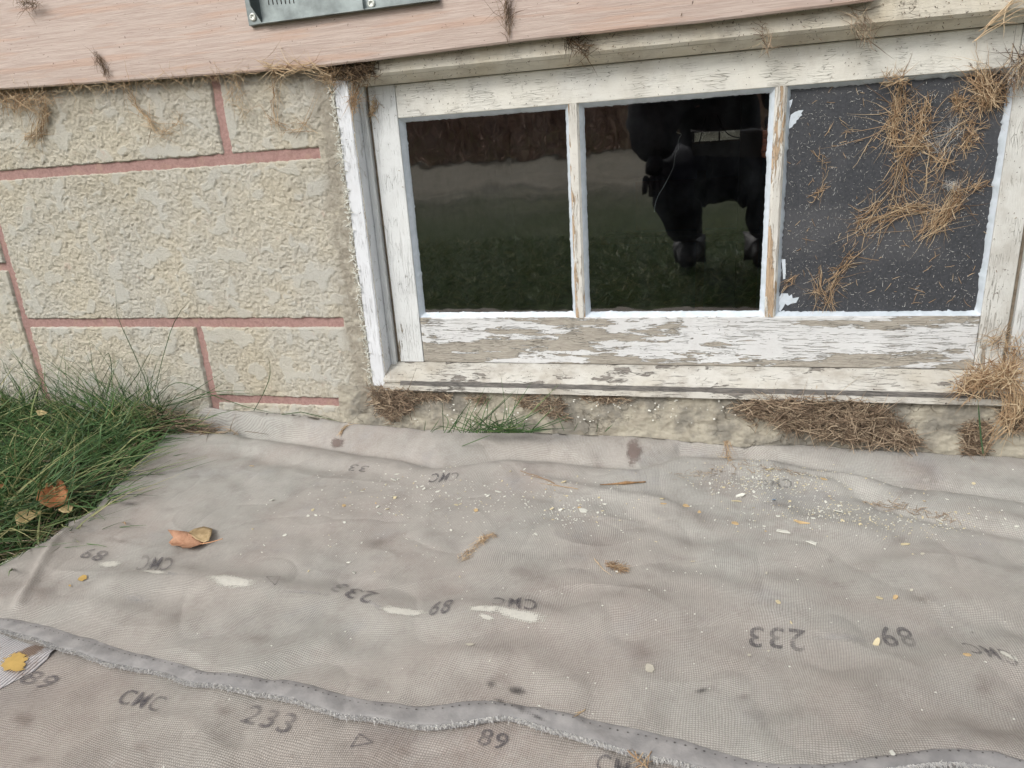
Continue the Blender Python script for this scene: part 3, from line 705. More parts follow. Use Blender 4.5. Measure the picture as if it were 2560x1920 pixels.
# ================================================================== CLOTH
# fold model -------------------------------------------------------
def g0(px, py, z):
    r = ray(px, py); t = (z - .45) / r[2]; return np.array([r[0] * t, -1 + r[1] * t])
def PX(l, z=.02): return [g0(a, b, z) for a, b in l]
valley = PX([(560, 1065), (800, 1098), (963, 1126), (1105, 1148), (1247, 1126), (1370, 1126), (1492, 1142), (1600, 1150), (1700, 1118), (1863, 1122), (2006, 1150), (2148, 1175), (2350, 1200), (2600, 1235)], .024)
folds = [  # (polyline, amplitude, width)
    (PX([(1330, 1185), (1450, 1215), (1560, 1235), (1680, 1255)]), .0035, .012),
    (PX([(1850, 1180), (1960, 1165), (2080, 1190), (2200, 1255), (2330, 1290), (2560, 1335)]), -.0045, .010),
    (PX([(1850, 1165), (1960, 1150), (2080, 1172), (2230, 1235), (2360, 1270), (2560, 1310)]), .006, .02),
    (PX([(300, 1450), (450, 1440), (600, 1460), (850, 1490), (1000, 1540), (1200, 1530), (1400, 1540), (1600, 1500)]), .006, .022),
    (PX([(45, 1510), (90, 1430), (140, 1340), (230, 1275)]), .004, .006),
    (PX([(600, 1130), (700, 1150), (850, 1170)]), -.005, .02),
    (PX([(1700, 1400), (1850, 1420), (2050, 1400), (2300, 1330)]), -.005, .02),
    (PX([(1900, 1230), (1980, 1300), (2200, 1330)]), .005, .022),
    (PX([(1500, 1250), (1620, 1300), (1750, 1330)]), -.004, .018),
    (PX([(1250, 1650), (1450, 1560), (1600, 1530)]), .004, .02),
    (PX([(2000, 1900), (2150, 1760), (2300, 1690), (2560, 1640)]), .009, .03),
    (PX([(2200, 1960), (2330, 1900), (2420, 1880), (2600, 1930)]), .016, .03),
    (PX([(1040, 1690), (1150, 1640), (1290, 1640), (1420, 1700)]), .004, .018),
    (PX([(560, 1690), (700, 1620), (820, 1600)]), .003, .018),
    (PX([(0, 1480), (200, 1500), (420, 1560)]), .003, .02),
]
def H(x, y):
    x = np.asarray(x, float); y = np.asarray(y, float)
    d = polydist(x, y, valley)
    vy = np.interp(x, [p[0] for p in valley], [p[1] for p in valley])
    wz = np.interp(x, [-.95, -.86, -.6, -.3, .0, .4], [.052, .051, .039, .031, .029, .025])
    up = sm(0, 1, (y - vy) / np.maximum(.02, -.016 - vy)) * (wz - .016)       # rises from the valley to the wall
    z = .016 + up - .0075 * np.exp(-(d / .013) ** 2)
    z = z + .005 * np.exp(-((y - vy + .04) / .022) ** 2)
    for pl_, a_, w_ in folds:
        z = z + a_ * np.exp(-(polydist(x, y, pl_) / w_) ** 2)
    z = z + .0014 * (1 - np.abs(noise(x * 5.5 + y * 2, y * 8 - x * 3, 111))) ** 9 * (1 + noise(x * 4, y * 4, 112)) - .0012 * (1 - np.abs(noise(x * 9 - y * 4, y * 6 + x * 5, 113))) ** 12
    z = z + .0036 * sm(-.012, -.08, y) * noise(x * 7, y * 7, 101) + .0022 * noise(x * 17 + 3, y * 17, 102) + .0009 * noise(x * 36, y * 36, 103)
    return z
def onc(px, py, off=0.0, fn=None):
    fn = fn or H; z = .02
    for _ in range(14):
        p = g0(px, py, z); z = .5 * z + .5 * (float(fn(p[0], p[1])) + off)
    return np.array([p[0], p[1], z])
def HL(x, y): return H(x, y) - .0065 - .003 * sm(-.1, .2, x)
def curve(pts, n, fn=None, ymax=None):
    P = np.array([onc(a, b, 0, fn)[:2] for a, b in pts])
    if ymax is not None: P[:, 1] = np.minimum(P[:, 1], ymax)
    s = np.concatenate([[0], np.cumsum(np.hypot(*np.diff(P, axis=0).T))]); t = np.linspace(0, s[-1], n)
    # catmull style smoothing by cubic interpolation of each coordinate
    out = np.stack([np.interp(t, s, P[:, k]) for k in (0, 1)], -1)
    k_ = max(3, n // 60) | 1; ker = np.ones(k_) / k_
    for c in (0, 1):
        e = np.pad(out[:, c], k_ // 2, 'reflect', reflect_type='odd'); out[:, c] = np.convolve(e, ker, 'valid')
    return out
top_px = [(520, 1024), (600, 1026), (700, 1034), (790, 1052), (880, 1068), (1000, 1078), (1180, 1083), (1400, 1079), (1640, 1083), (1800, 1088), (1880, 1100), (1960, 1112), (2060, 1110), (2130, 1112), (2230, 1124), (2330, 1134), (2380, 1132), (2460, 1142), (2560, 1147), (2900, 1165), (3400, 1200)]
left_px = [(520, 1024), (455, 1062), (395, 1110), (358, 1145), (325, 1185), (290, 1215), (255, 1256), (215, 1290), (180, 1302), (130, 1345), (70, 1375), (0, 1412), (-120, 1455), (-260, 1500)]
seam_px = [(-260, 1500), (-100, 1528), (0, 1538), (98, 1550), (171, 1570), (203, 1581), (260, 1595), (309, 1613), (391, 1636), (488, 1660), (541, 1676), (635, 1682), (732, 1690), (814, 1711), (841, 1721), (934, 1743), (1044, 1758), (1166, 1741), (1227, 1739), (1349, 1760), (1410, 1770), (1573, 1802), (1700, 1832), (1762, 1855), (1863, 1885), (1965, 1902), (2087, 1900), (2181, 1884), (2290, 1870), (2400, 1862), (2480, 1866), (2560, 1895), (2900, 1960), (3300, 2000)]
edge_px = [(-300, 1525), (-100, 1560), (0, 1572), (81, 1593), (150, 1621), (195, 1629), (264, 1658), (346, 1672), (415, 1684), (480, 1709), (586, 1721), (684, 1737), (773, 1762), (854, 1790), (922, 1794), (1028, 1813), (1105, 1815), (1166, 1804), (1280, 1790), (1313, 1802), (1370, 1823), (1435, 1837), (1492, 1857), (1573, 1878), (1700, 1906), (1830, 1940), (1965, 1965), (2100, 1955), (2200, 1925), (2300, 1912), (2402, 1906), (2478, 1914), (2560, 1945), (2900, 2010), (3300, 2050)]
NU, NVv = 640, 330
top = curve(top_px, NU, ymax=-.0145); left = curve(left_px, NVv); seam0 = curve(seam_px, NU); edgec = curve(edge_px, NU); seam = seam0 * .8 + edgec * .2
left[0] = top[0]; left[-1] = seam[0]
right = np.stack([np.linspace(top[-1][k], seam[-1][k], NVv) for k in (0, 1)], -1)
u = np.linspace(0, 1, NU)[:, None, None]; v = np.linspace(0, 1, NVv)[None, :, None]
S = (1 - v) * top[:, None] + v * seam[:, None] + (1 - u) * left[None] + u * right[None] - ((1 - u) * (1 - v) * top[0] + u * (1 - v) * top[-1] + (1 - u) * v * seam[0] + u * v * seam[-1])
Zc = H(S[..., 0], S[..., 1])
dc = empty('drop_cloth', (0, -.3, .01), 'stained grey-beige canvas drop cloth with stencilled numbers, folded over and spread below the window', 'drop cloth')
V = np.concatenate([S, Zc[..., None]], -1).reshape(-1, 3)
upper = mesh('upper_layer', V, grid(NU, NVv)[:, ::-1], M['cloth'], dc, smooth=True)
# turned-down rim so the cloth has a thickness
def rim(name, line, down, out, mat, parent):
    t = np.gradient(line, axis=0); nn = unit(np.stack([-t[:, 1], t[:, 0]], -1)) * out
    z = H(line[:, 0], line[:, 1]); n_ = len(line); rows = []
    for k, (o_, d_) in enumerate([(0, .0), (.6, .25), (1, .8), (.9, 1.6)]):
        rows.append(np.column_stack([line + nn * o_, z - down * d_]))
    V = np.stack(rows, 1).reshape(-1, 3); return mesh(name, V, grid(n_, 4), mat, parent, smooth=True)
rim('edge_fold', top, .004, .0018, M['cloth'], dc); rim('edge_fold', left, .004, -.0018, M['cloth'], dc)
# hem band
nh = 9; R_ = []
bul = [-.0002, .0006, .0010, .0011, .0011, .0010, .0008, .0002, -.004]
for k in range(nh):
    t = min(1, k / (nh - 2)); L_ = seam * (1 - t) + edgec * t if k else seam
    if k == nh - 1: L_ = edgec + (edgec - seam) * .02
    z = H(L_[:, 0], L_[:, 1]) + bul[k] + .0009 * noise(L_[:, 0] * 45, L_[:, 1] * 45, 104) * (0 < k < nh - 1)
    R_.append(np.column_stack([L_, z]))
V = np.stack(R_, 1).reshape(-1, 3)
hem = mesh('hem', V, grid(NU, nh)[:, ::-1], M['hem'], dc, smooth=True)
# stitch holes along the seam
V = []; Fc = []
idx = np.linspace(8, NU - 30, 165).astype(int)
for i in idx:
    p = seam[i] * .72 + edgec[i] * .28; z = float(H(p[0], p[1])) + .0018; s = .0009 * random.uniform(.7, 1.3); k = len(V)
    V += [(p[0] - s, p[1], z), (p[0], p[1] - s * .8, z), (p[0] + s, p[1], z), (p[0], p[1] + s * .8, z)]; Fc.append((k, k + 1, k + 2, k + 3))
mesh('stitching', V, Fc, M['stitch'], hem)
# frayed threads on hem edge and left edge
def fray(line, n_, L0, parent, fnz, sgn=1, r=.00022, spread=.6):
    i = rng.integers(0, len(line) - 2, n_); f_ = rng.uniform(0, 1, n_)[:, None]
    b = line[i] * (1 - f_) + line[i + 1] * f_; t = unit(line[i + 1] - line[i]); nrm = np.stack([-t[:, 1], t[:, 0]], -1) * sgn
    z = fnz(b[:, 0], b[:, 1]); base = np.column_stack([b, z + rng.uniform(-.0012, .0012, n_)])
    d = np.column_stack([nrm + t * rng.normal(0, spread, (n_, 1)), rng.normal(-.25, .45, n_)]); d = unit(d)
    L = rng.uniform(.4, 1.3, n_) * L0; V, Fc, tt = strands(curve_strands(base, d, L, rng.normal(0, .35, (n_, 3)), 4), np.full(n_, r), rng.uniform(0, 1, n_))
    return mesh('frayed_edge', V, Fc, M['thread'], parent, {'tint': tt})
vis = edgec[:560]
fray(vis, 7000, .0030, hem, lambda x, y: H(x, y) + .0002, -1)
fray(left, 1500, .0034, upper, lambda x, y: H(x, y) - .0012, -1, .0002, .25)
# lower layer
xs3 = np.linspace(-.95, .62, 420); ys3 = np.linspace(-.86, -.44, 130)
X, Y = np.meshgrid(xs3, ys3, indexing='ij')
zl = HL(X, Y)
mesh('lower_layer', np.stack([X, Y, zl], -1).reshape(-1, 3), grid(420, 130), M['cloth2'], dc, smooth=True)
# pale turned corner with yellow paint at lower left
cpx = [(-220, 1560), (0, 1585), (80, 1612), (140, 1624), (118, 1650), (88, 1678), (45, 1700), (0, 1724), (-120, 1790), (-260, 1840)]
CP = np.array([onc(a, b, 0, HL)[:2] for a, b in cpx])
n_ = 40; A_ = np.stack([np.interp(np.linspace(0, 3, n_), range(4), CP[:4, k]) for k in (0, 1)], -1); B_ = np.stack([np.interp(np.linspace(0, 5, n_), range(6), CP[:3:-1][:, k]) for k in (0, 1)], -1)
S2 = A_[:, None] * (1 - np.linspace(0, 1, 20)[None, :, None]) + B_[:, None] * np.linspace(0, 1, 20)[None, :, None]
zc = HL(S2[..., 0], S2[..., 1]) + .0018 * np.sin(np.linspace(0, 1, 20) * 3.1)[None, :] + .0006
n = N('pale_ticking', .95, .1); st = n.math('SINE', n.math('MULTIPLY', n.sep(n.co, 'X'), 1900.)); a = n.noise(n.co, 30, 4)
c = n.mix(n.math('MULTIPLY', n.ramp(st, -.6, .8), .5), srgb(190, 188, 188), srgb(160, 156, 156)); c = n.mix(n.ramp(a, .46, .58), c, srgb(134, 118, 106))
M['tick'] = n.fin(c, n.bump(st, .0005))
flap = mesh('turned_corner', np.concatenate([S2, zc[..., None]], -1).reshape(-1, 3), grid(n_, 20), M['tick'], dc, smooth=True)
# yellow paint, smears, stains -------------------------------------
def blotch(name, px, py, rx, ry, ang, mat, parent, fn=H, off=.0007, bend=0, nr=7, na=26, seed=0):
    c0 = onc(px, py, 0, fn); V = []; rad = []
    for j in range(nr + 1):
        r = 1.15 * j / nr
        for k in range(na):
            a_ = 6.2832 * k / na; rr = r * (1 + .18 * float(noise(math.cos(a_) * 1.5 + seed, math.sin(a_) * 1.5, 7)))
            ux, uy = rr * math.cos(a_) * rx, rr * math.sin(a_) * ry + bend * (rr * math.cos(a_)) ** 2
            qx = px + ux * math.cos(ang) - uy * math.sin(ang); qy = py + ux * math.sin(ang) + uy * math.cos(ang)
            p = g0(qx, qy, c0[2]); V.append((p[0], p[1], float(fn(p[0], p[1])) + off)); rad.append(r)
    Fc = [(j * na + k, j * na + (k + 1) % na, (j + 1) * na + (k + 1) % na, (j + 1) * na + k) for j in range(nr) for k in range(na)]
    return mesh(name, V, Fc, M[mat], parent, {'rad': rad}, smooth=True)
blotch('yellow_paint', 38, 1655, 52, 34, -.25, 'yellow', flap, lambda x, y: HL(x, y) + .0026, seed=2)
bl = [('paint_smear', 275, 1411, 38, 12, -.08, 'whitep', 0), ('paint_smear', 400, 1432, 85, 9, .12, 'worn', 0), ('paint_smear', 385, 1430, 44, 9, .15, 'whitep', 0), ('paint_smear', 582, 1454, 78, 19, .12, 'whitep', 0),
      ('paint_smear', 760, 1481, 80, 6, .03, 'worn', 2), ('paint_smear', 1005, 1530, 82, 14, .1, 'whitep', -9), ('paint_smear', 1215, 1522, 60, 11, .02, 'whitep', 0), ('paint_smear', 1300, 1539, 90, 17, .12, 'whitep', -3),
      ('paint_smear', 1215, 1544, 26, 6, .1, 'whitep', 0), ('paint_smear', 935, 1512, 40, 8, .5, 'worn', 0), ('paint_smear', 340, 1500, 50, 18, .1, 'worn', 0), ('paint_smear', 2100, 1594, 110, 13, .03, 'worn', 0), ('paint_smear', 2520, 1640, 45, 6, .5, 'whitep', 0),
      ('paint_drop', 1175, 1613, 17, 8, 0, 'whited', 0), ('paint_drop', 1623, 1673, 20, 18, .2, 'whited', 0), ('paint_drop', 1916, 1435, 5, 7, 0, 'whited', 0), ('paint_drop', 2305, 1386, 9, 5, .2, 'whited', 0), ('paint_drop', 2279, 1477, 8, 5, 0, 'whited', 0), ('paint_drop', 1873, 1640, 9, 7, .3, 'whited', 0), ('paint_drop', 1921, 1630, 5, 5, 0, 'whited', 0),
      ('yellow_paint', 208, 1446, 17, 9, -.5, 'yellow', 0), ('yellow_paint', 175, 1466, 5, 4, 0, 'yellow', 0),
      ('black_stain', 1229, 1712, 20, 15, .2, 'black', 0), ('black_stain', 1290, 1730, 34, 15, .15, 'black', 0), ('black_stain', 1755, 1730, 34, 10, -.15, 'black', 0), ('brown_stain', 1860, 1746, 40, 12, -.2, 'brown', 0), ('brown_stain', 1250, 1700, 60, 26, .1, 'brown', 0),
      ('brown_stain', 2075, 1404, 22, 14, 0, 'brown', 0), ('brown_stain', 1700, 1400, 60, 12, .15, 'brown', 0), ('damp_stain', 1585, 1130, 24, 24, 0, 'dirtst', 0), ('damp_stain', 842, 1110, 20, 7, .1, 'dirtst', 0), ('black_stain', 2430, 1585, 10, 5, .3, 'black', 0),
      ('black_stain', 325, 1262, 24, 5, -.05, 'black', 0), ('brown_stain', 380, 1180, 60, 30, .3, 'brown', 0), ('brown_stain', 1320, 1440, 90, 40, .1, 'brown', 0), ('brown_stain', 640, 1600, 90, 30, .1, 'brown', 0), ('brown_stain', 2300, 1500, 60, 20, .2, 'brown', 0), ('brown_stain', 100, 1480, 60, 40, 0, 'brown', 0)]
for i, (nm, a, b, rx, ry, an, m_, bd) in enumerate(bl): blotch(nm, a, b, rx, ry, an, m_, upper, H, .0006 + .00004 * i, bd, seed=i)
for i, (a, b, rx, ry, an, m_) in enumerate([(1250, 1756, 30, 10, .3, 'black'), (1300, 1775, 46, 12, .45, 'black'), (1345, 1800, 30, 8, .4, 'black'), (1370, 1768, 24, 8, .2, 'brown'), (1205, 1750, 20, 7, 0, 'brown')]):
    blotch('black_stain', a, b, rx, ry, an, m_, hem, H, .0022 + .0001 * i, seed=i + 40)
for i, (a, b, rx, ry, an) in enumerate([(60, 1800, 60, 34, .2), (350, 1870, 60, 30, .1), (90, 1900, 60, 20, 0), (730, 1893, 20, 10, 0), (560, 1780, 50, 20, .1), (1010, 1880, 40, 20, .1)]):
    blotch('brown_stain', a, b, rx, ry, an, 'brown', dc, HL, .0006 + .0001 * i, seed=i + 60)
sr = random.Random(5)
for i in range(11):
    blotch('damp_stain', sr.uniform(150, 2500), sr.uniform(1160, 1800), sr.uniform(30, 120), sr.uniform(12, 50), sr.uniform(-.5, .5), 'brown', upper, H, .00025 + .00001 * i, seed=i + 90)
# stencilled writing -------------------------------------------------
def writing(s, A, B_, Ct, fn, parent, bold=.012, off=.0011):
    cu = bpy.data.curves.new('t', 'FONT'); cu.body = s; cu.size = 1; cu.offset = bold; cu.resolution_u = 4; cu.space_character = 1.12
    ob = bpy.data.objects.new('t', cu); COL.objects.link(ob); bpy.context.view_layer.update()
    me = bpy.data.meshes.new_from_object(ob.evaluated_get(bpy.context.evaluated_depsgraph_get())); bpy.data.objects.remove(ob); 
    bm = bmesh.new(); bm.from_mesh(me); bmesh.ops.triangulate(bm, faces=bm.faces)
    xs_ = [v.co.x for v in bm.verts]; ys_ = [v.co.y for v in bm.verts]; x0, x1, y0_, y1_ = min(xs_), max(xs_), min(ys_), max(ys_)
    for _ in range(4):
        le = [e for e in bm.edges if e.calc_length() > .16]
        if not le: break
        bmesh.ops.subdivide_edges(bm, edges=le, cuts=1); bmesh.ops.triangulate(bm, faces=bm.faces)
    a_, b_, c_ = [onc(*p, 0, fn)[:2] for p in (A, B_, Ct)]
    V = []
    for v_ in bm.verts:
        u_ = (v_.co.x - x0) / (x1 - x0); w_ = (v_.co.y - y0_) / (y1_ - y0_)
        p = a_ + (b_ - a_) * u_ + (c_ - a_) * w_; V.append((p[0], p[1], float(fn(p[0], p[1])) + off))
    Fc = [[v_.index for v_ in f.verts] for f in bm.faces]; bm.free()
    if isinstance(Fc, list): pass
    return mesh('stencilled_writing', V, Fc, M['ink'], parent, {'rad': [.45] * len(V)})
for s, A, B_, Ct in [('89', (41, 1707), (112, 1727), (87, 1676)), ('CMC', (287, 1760), (391, 1782), (321, 1723)), ('233', (598, 1806), (716, 1839), (633, 1761)), ('89', (1189, 1863), (1260, 1878), (1207, 1822)), ('CMC', (1487, 1930), (1620, 1955), (1494, 1887))]:
    writing(s, A, B_, Ct, HL, dc)
for s, A, B_, Ct in [('233', (2013, 1579), (1875, 1569), (2013, 1634)), ('89', (2270, 1570), (2191, 1566), (2299, 1621)), ('CMC', (2523, 1631), (2400, 1609), (2555, 1676)), ('89', (277, 1381), (224, 1370), (248, 1408)),
                     ('CMC', (439, 1398), (358, 1389), (419, 1429)), ('233', (950, 1486), (853, 1459), (920, 1514)), ('89', (1137, 1500), (1086, 1507), (1121, 1536)), ('CMC', (1343, 1504), (1235, 1495), (1341, 1529)),
                     ('33', (925, 1167), (880, 1162), (912, 1182)), ('CMC', (1151, 1182), (1082, 1186), (1140, 1203)), ('CMC', (1979, 1200), (1896, 1202), (1982, 1223))]:
    writing(s, A, B_, Ct, H, upper, off=.0014)
def tri_mark(pts, fn, parent):
    V = []; Fc = []
    for i in range(3):
        p, q_ = pts[i], pts[(i + 1) % 3]
        for k in range(12):
            for e in (0, 1):
                t = (k + e) / 12; a = onc(p[0] + (q_[0] - p[0]) * t, p[1] + (q_[1] - p[1]) * t, 0, fn)
                pp = onc(*p, 0, fn); qq = onc(*q_, 0, fn); tv_ = unit(qq[:2] - pp[:2])
                for o_ in (-.0008, .0008): V.append((a[0] - tv_[1] * o_, a[1] + tv_[0] * o_, float(fn(a[0] - tv_[1] * o_, a[1] + tv_[0] * o_)) + .0013))
            k0 = len(V) - 4; Fc.append((k0, k0 + 1, k0 + 3, k0 + 2))
    mesh('stencilled_writing', V, Fc, M['ink'], parent, {'rad': [.5] * len(V)})
tri_mark([(898, 1837), (877, 1870), (932, 1859)], HL, dc); tri_mark([(688, 1465), (667, 1444), (701, 1444)], H, upper)

# ================================================================== DRY GRASS on the wall, window and ledge
def wallclump(name, label, cat, line, y, n_, L, spread, r=.0005, dirn=None, mat='straw', depth=.006, jitter=1.0, group=None, kind=None, bend=.5, hang=0.0, tint=(0, 1), n_seg=6):
    """dry stalks lying on an upright surface, following a traced line"""
    P = np.array([W(a, b, y) for a, b in line]); s = np.concatenate([[0], np.cumsum(np.linalg.norm(np.diff(P, axis=0), axis=1))]) if len(P) > 1 else np.array([0.])
    if len(P) > 1:
        t = rng.uniform(0, s[-1], n_); c = np.stack([np.interp(t, s, P[:, k]) for k in range(3)], -1)
        j = np.clip(np.searchsorted(s, t) - 1, 0, len(P) - 2); tv = unit(P[j + 1] - P[j])
    else: c = np.repeat(P, n_, 0); tv = np.tile([0, 0, -1.], (n_, 1))
    c = c + np.stack([rng.normal(0, spread, n_), np.zeros(n_), rng.normal(0, spread, n_)], -1)
    if dirn is not None: tv = np.tile(unit(np.array(dirn, float)), (n_, 1))
    d = unit(tv * rng.choice([-1, 1], n_)[:, None] + rng.normal(0, jitter, (n_, 3)) * [1, .12, 1]) + np.array([0, 0, -hang])
    LL = rng.uniform(.35, 1.2, n_) * L; c = c - d * LL[:, None] * .5
    c[:, 1] = y - np.abs(rng.normal(0, depth * .5, n_)) - r
    Pp = curve_strands(c, d, LL, rng.normal(0, bend, (n_, 3)) * [1, .1, 1], n_seg, .03)
    Pp[..., 1] = np.minimum(Pp[..., 1], y - r)
    loc = P.mean(0)
    V, Fc, tt = strands(Pp, rng.uniform(.6, 1.2, n_) * r, rng.uniform(tint[0], tint[1], n_))
    o = mesh(name, V, Fc, M[mat], None, {'tint': tt}, loc=loc)
    return tag(o, label, cat, group, kind)
YP = YG - .0032
G = 'dry grass clumps stuck to the black panel'
cl = lambda l: z4(l)
wallclump('grass_clump', 'long thick clump of dry grass on the upper middle of the black panel', 'dry grass', cl([(1320, 640), (1290, 800), (1260, 950), (1265, 1040)]), YP, 124, 0.0351, 0.003825, .00034, jitter=.4, group=G)
wallclump('grass_clump', 'dry grass clump right of the longest clump on the black panel', 'dry grass', cl([(1500, 760), (1460, 880), (1440, 990), (1390, 1080)]), YP, 106, 0.0234, 0.004675, .00034, jitter=.7, group=G)
wallclump('grass_clump', 'dry grass strands arching down to a knot in the middle of the black panel', 'dry grass', cl([(1330, 1110), (1470, 1060), (1560, 1130), (1610, 1200), (1660, 1160)]), YP, 73, 0.02496, 0.002125, .00034, jitter=.35, group=G)
wallclump('grass_clump', 'star shaped dry grass clump near the top right of the black panel', 'dry grass', cl([(1690, 720), (1760, 750), (1740, 800)]), YP, 62, 0.01716, 0.00425, .00034, jitter=1.2, group=G)
wallclump('grass_clump', 'woven dry grass clump below the star shaped one on the black panel', 'dry grass', cl([(1790, 900), (1860, 950), (1830, 1000), (1770, 1060)]), YP, 70, 0.02184, 0.00425, .00034, jitter=.9, group=G)
wallclump('grass_clump', 'large matted dry grass clump hanging over the top right corner of the black panel', 'dry grass', cl([(1860, 460), (1890, 560), (1930, 680), (1900, 790)]), YP - .004, 189, 0.03276, 0.00493, .00034, jitter=.55, group=G, depth=.014)
wallclump('grass_clump', 'brown dry grass mat against the right putty of the black panel', 'dry grass', cl([(2010, 620), (2020, 720), (1960, 740)]), YP - .002, 90, 0.02496, 0.0051, .00034, jitter=.6, group=G)
wallclump('grass_clump', 'fan of dry stalks at the right middle of the black panel', 'dry grass', cl([(1700, 1380), (1680, 1500), (1580, 1620), (1500, 1690)]), YP, 124, 0.039, 0.003825, .00034, jitter=.35, group=G)
wallclump('grass_clump', 'flat dry grass mat left of the stalk fan on the black panel', 'dry grass', cl([(1240, 1520), (1340, 1530), (1440, 1500), (1520, 1530)]), YP, 90, 0.02028, 0.0034, .00034, jitter=.7, group=G)
wallclump('grass_clump', 'dry grass strand reaching right from the stalk fan on the black panel', 'dry grass', cl([(1700, 1390), (1800, 1380), (1900, 1340)]), YP, 36, 0.0234, 0.00255, .00034, jitter=.4, group=G)
wallclump('grass_clump', 'long forked dry grass strands running down to the bottom edge of the black panel', 'dry grass', z2([(1160, -20), (1080, 60), (1030, 160), (990, 280)]), YP, 49, 0.0351, 0.00255, .00034, jitter=.3, group=G)
wallclump('grass_clump', 'curled dry grass loop left of the forked strands near the bottom of the black panel', 'dry grass', z2([(960, 70), (950, 170), (1000, 250), (1020, 290)]), YP, 27, 0.0273, 0.00187, .00034, jitter=.25, group=G)
wallclump('grass_clump', 'small dry grass tuft at the lower left corner of the black panel', 'dry grass', z2([(800, 100), (740, 170)]), YP, 20, 0.01716, 0.0017, .00034, jitter=.3, group=G)
wallclump('grass_clump', 'dry grass cross in the lower middle of the black panel', 'dry grass', cl([(960, 1650), (1080, 1560), (1120, 1500)]), YP, 24, 0.0312, 0.00255, .00034, jitter=.5, group=G)
wallclump('grass_clump', 'long dry stalk slanting left of the thick clump on the black panel', 'dry grass', cl([(1030, 1120), (1120, 1010), (1220, 900), (1290, 820)]), YP, 9, 0.039, 0.00102, .00034, jitter=.08, group=G)
wallclump('grass_clump', 'thin bent dry stalks in the left middle of the black panel', 'dry grass', cl([(690, 1100), (770, 1190), (790, 1270), (720, 1380), (700, 1500)]), YP, 27, 0.02028, 0.00255, .00034, jitter=.6, group=G)
wallclump('grass_clump', 'thin dry stalks below centre of the black panel', 'dry grass', cl([(1320, 1200), (1360, 1330), (1420, 1430)]), YP, 16, 0.0312, 0.0017, .00034, jitter=.2, group=G)
wallclump('grass_clump', 'pair of dry stalks in the upper left of the black panel', 'dry grass', cl([(870, 870), (930, 950), (910, 1000)]), YP, 5, 0.0156, 0.00085, .00034, jitter=.3, group=G)
wallclump('grass_clump', 'long loose roots linking the upper clumps down to the flat mat on the black panel', 'dry grass', cl([(1290, 900), (1400, 1060), (1330, 1110), (1310, 1220), (1250, 1380), (1330, 1500)]), YP, 46, .06, .004, .00034, jitter=.25, group=G)
wallclump('grass_clump', 'trailing thin roots from the flat mat down toward the forked strands on the black panel', 'dry grass', cl([(1300, 1530), (1180, 1600), (1100, 1660), (1060, 1700)]), YP, 34, .05, .004, .00034, jitter=.25, group=G)
wallclump('grass_clump', 'loose arching roots in the right third of the black panel', 'dry grass', cl([(1560, 1130), (1500, 1280), (1560, 1300), (1610, 1230), (1700, 1010), (1760, 930)]), YP, 26, .06, .003, .00032, jitter=.2, group=G)
wallclump('seed_fluff', 'pale seed fluff caught between dry grass clumps on the black panel', 'fluff', cl([(1530, 1010), (1600, 1080), (1690, 960), (1720, 900)]), YP, 80, .022, .007, .00013, jitter=1, mat='fluff', group=None)
wallclump('seed_fluff', 'white seed fluff above the fan of stalks on the black panel', 'fluff', cl([(1660, 1345), (1720, 1350)]), YP, 50, .012, .003, .00014, jitter=1.2, mat='fluff')
# loose clippings
def scatter_plane(name, label, cat, x0, x1, z0, z1, y, n_, Lr, r, mat, kind='stuff', tint=(0, 1), dens=None, thick=.0015):
    x = rng.uniform(x0, x1, n_ * 3); z = rng.uniform(z0, z1, n_ * 3)
    if dens is not None: k = rng.uniform(0, 1, len(x)) < dens(x, z); x, z = x[k], z[k]
    x, z = x[:n_], z[:n_]; m_ = len(x)
    an = rng.uniform(0, 6.28, m_); d = np.stack([np.cos(an), np.zeros(m_), np.sin(an)], -1); L = rng.uniform(*Lr, m_) * rng.uniform(.4, 1, m_)
    base = np.stack([x, y - r - rng.uniform(0, thick, m_), z], -1)
    V, Fc, tt = strands(curve_strands(base, d, L, rng.normal(0, .3, (m_, 3)) * [1, 0, 1], 4), rng.uniform(.6, 1.2, m_) * r, rng.uniform(*tint, m_))
    return tag(mesh(name, V, Fc, M[mat], None, {'tint': tt}, loc=[(x0 + x1) / 2, y, (z0 + z1) / 2]), label, cat, None, kind)
px0, px1, pz0, pz1 = m2 + MW + .008, o3r - .008, ob + .01, ot - .01
scatter_plane('grass_clippings', 'fine pale clippings spread over the whole black panel', 'clippings', px0, px1, pz0, pz1, YP, 1700, (.001, .0050), .00024, 'fluff', tint=(0, .6))
scatter_plane('grass_clippings', 'longer loose dry blades on the black panel', 'clippings', px0, px1, pz0, pz1, YP, 150, (.008, .022), .00035, 'straw', tint=(.2, 1))
scatter_plane('dirt_specks', 'dark dirt specks on the painted head of the window', 'dirt', -.50, .46, .45 + .1, .45 + .135, -.0022, 420, (.0006, .004), .0004, 'speck', dens=lambda x, z: .25 + .75 * (noise(x * 14, z * 10, 5) > 0), tint=(0, .8))
scatter_plane('dirt_specks', 'dark dirt specks on the top rail of the sash', 'dirt', xl, xr, ot, zt, YS, 230, (.0005, .0035), .00035, 'speck', dens=lambda x, z: .3 + .7 * (noise(x * 12, z * 10, 6) > 0), tint=(0, .8))
scatter_plane('dirt_specks', 'small dark specks on the pink siding', 'dirt', -1.1, .18, .585, .72, YF - .0001, 170, (.0006, .004), .0004, 'speck', tint=(0, .7))
scatter_plane('dirt_specks', 'specks and crumbs on the white side boards and bottom rail', 'dirt', -.49, .41, .12, .5, YS, 130, (.0005, .004), .00035, 'speck', dens=lambda x, z: ((x < o1l) | (x > o3r) | (z < ob)) * 1.0)
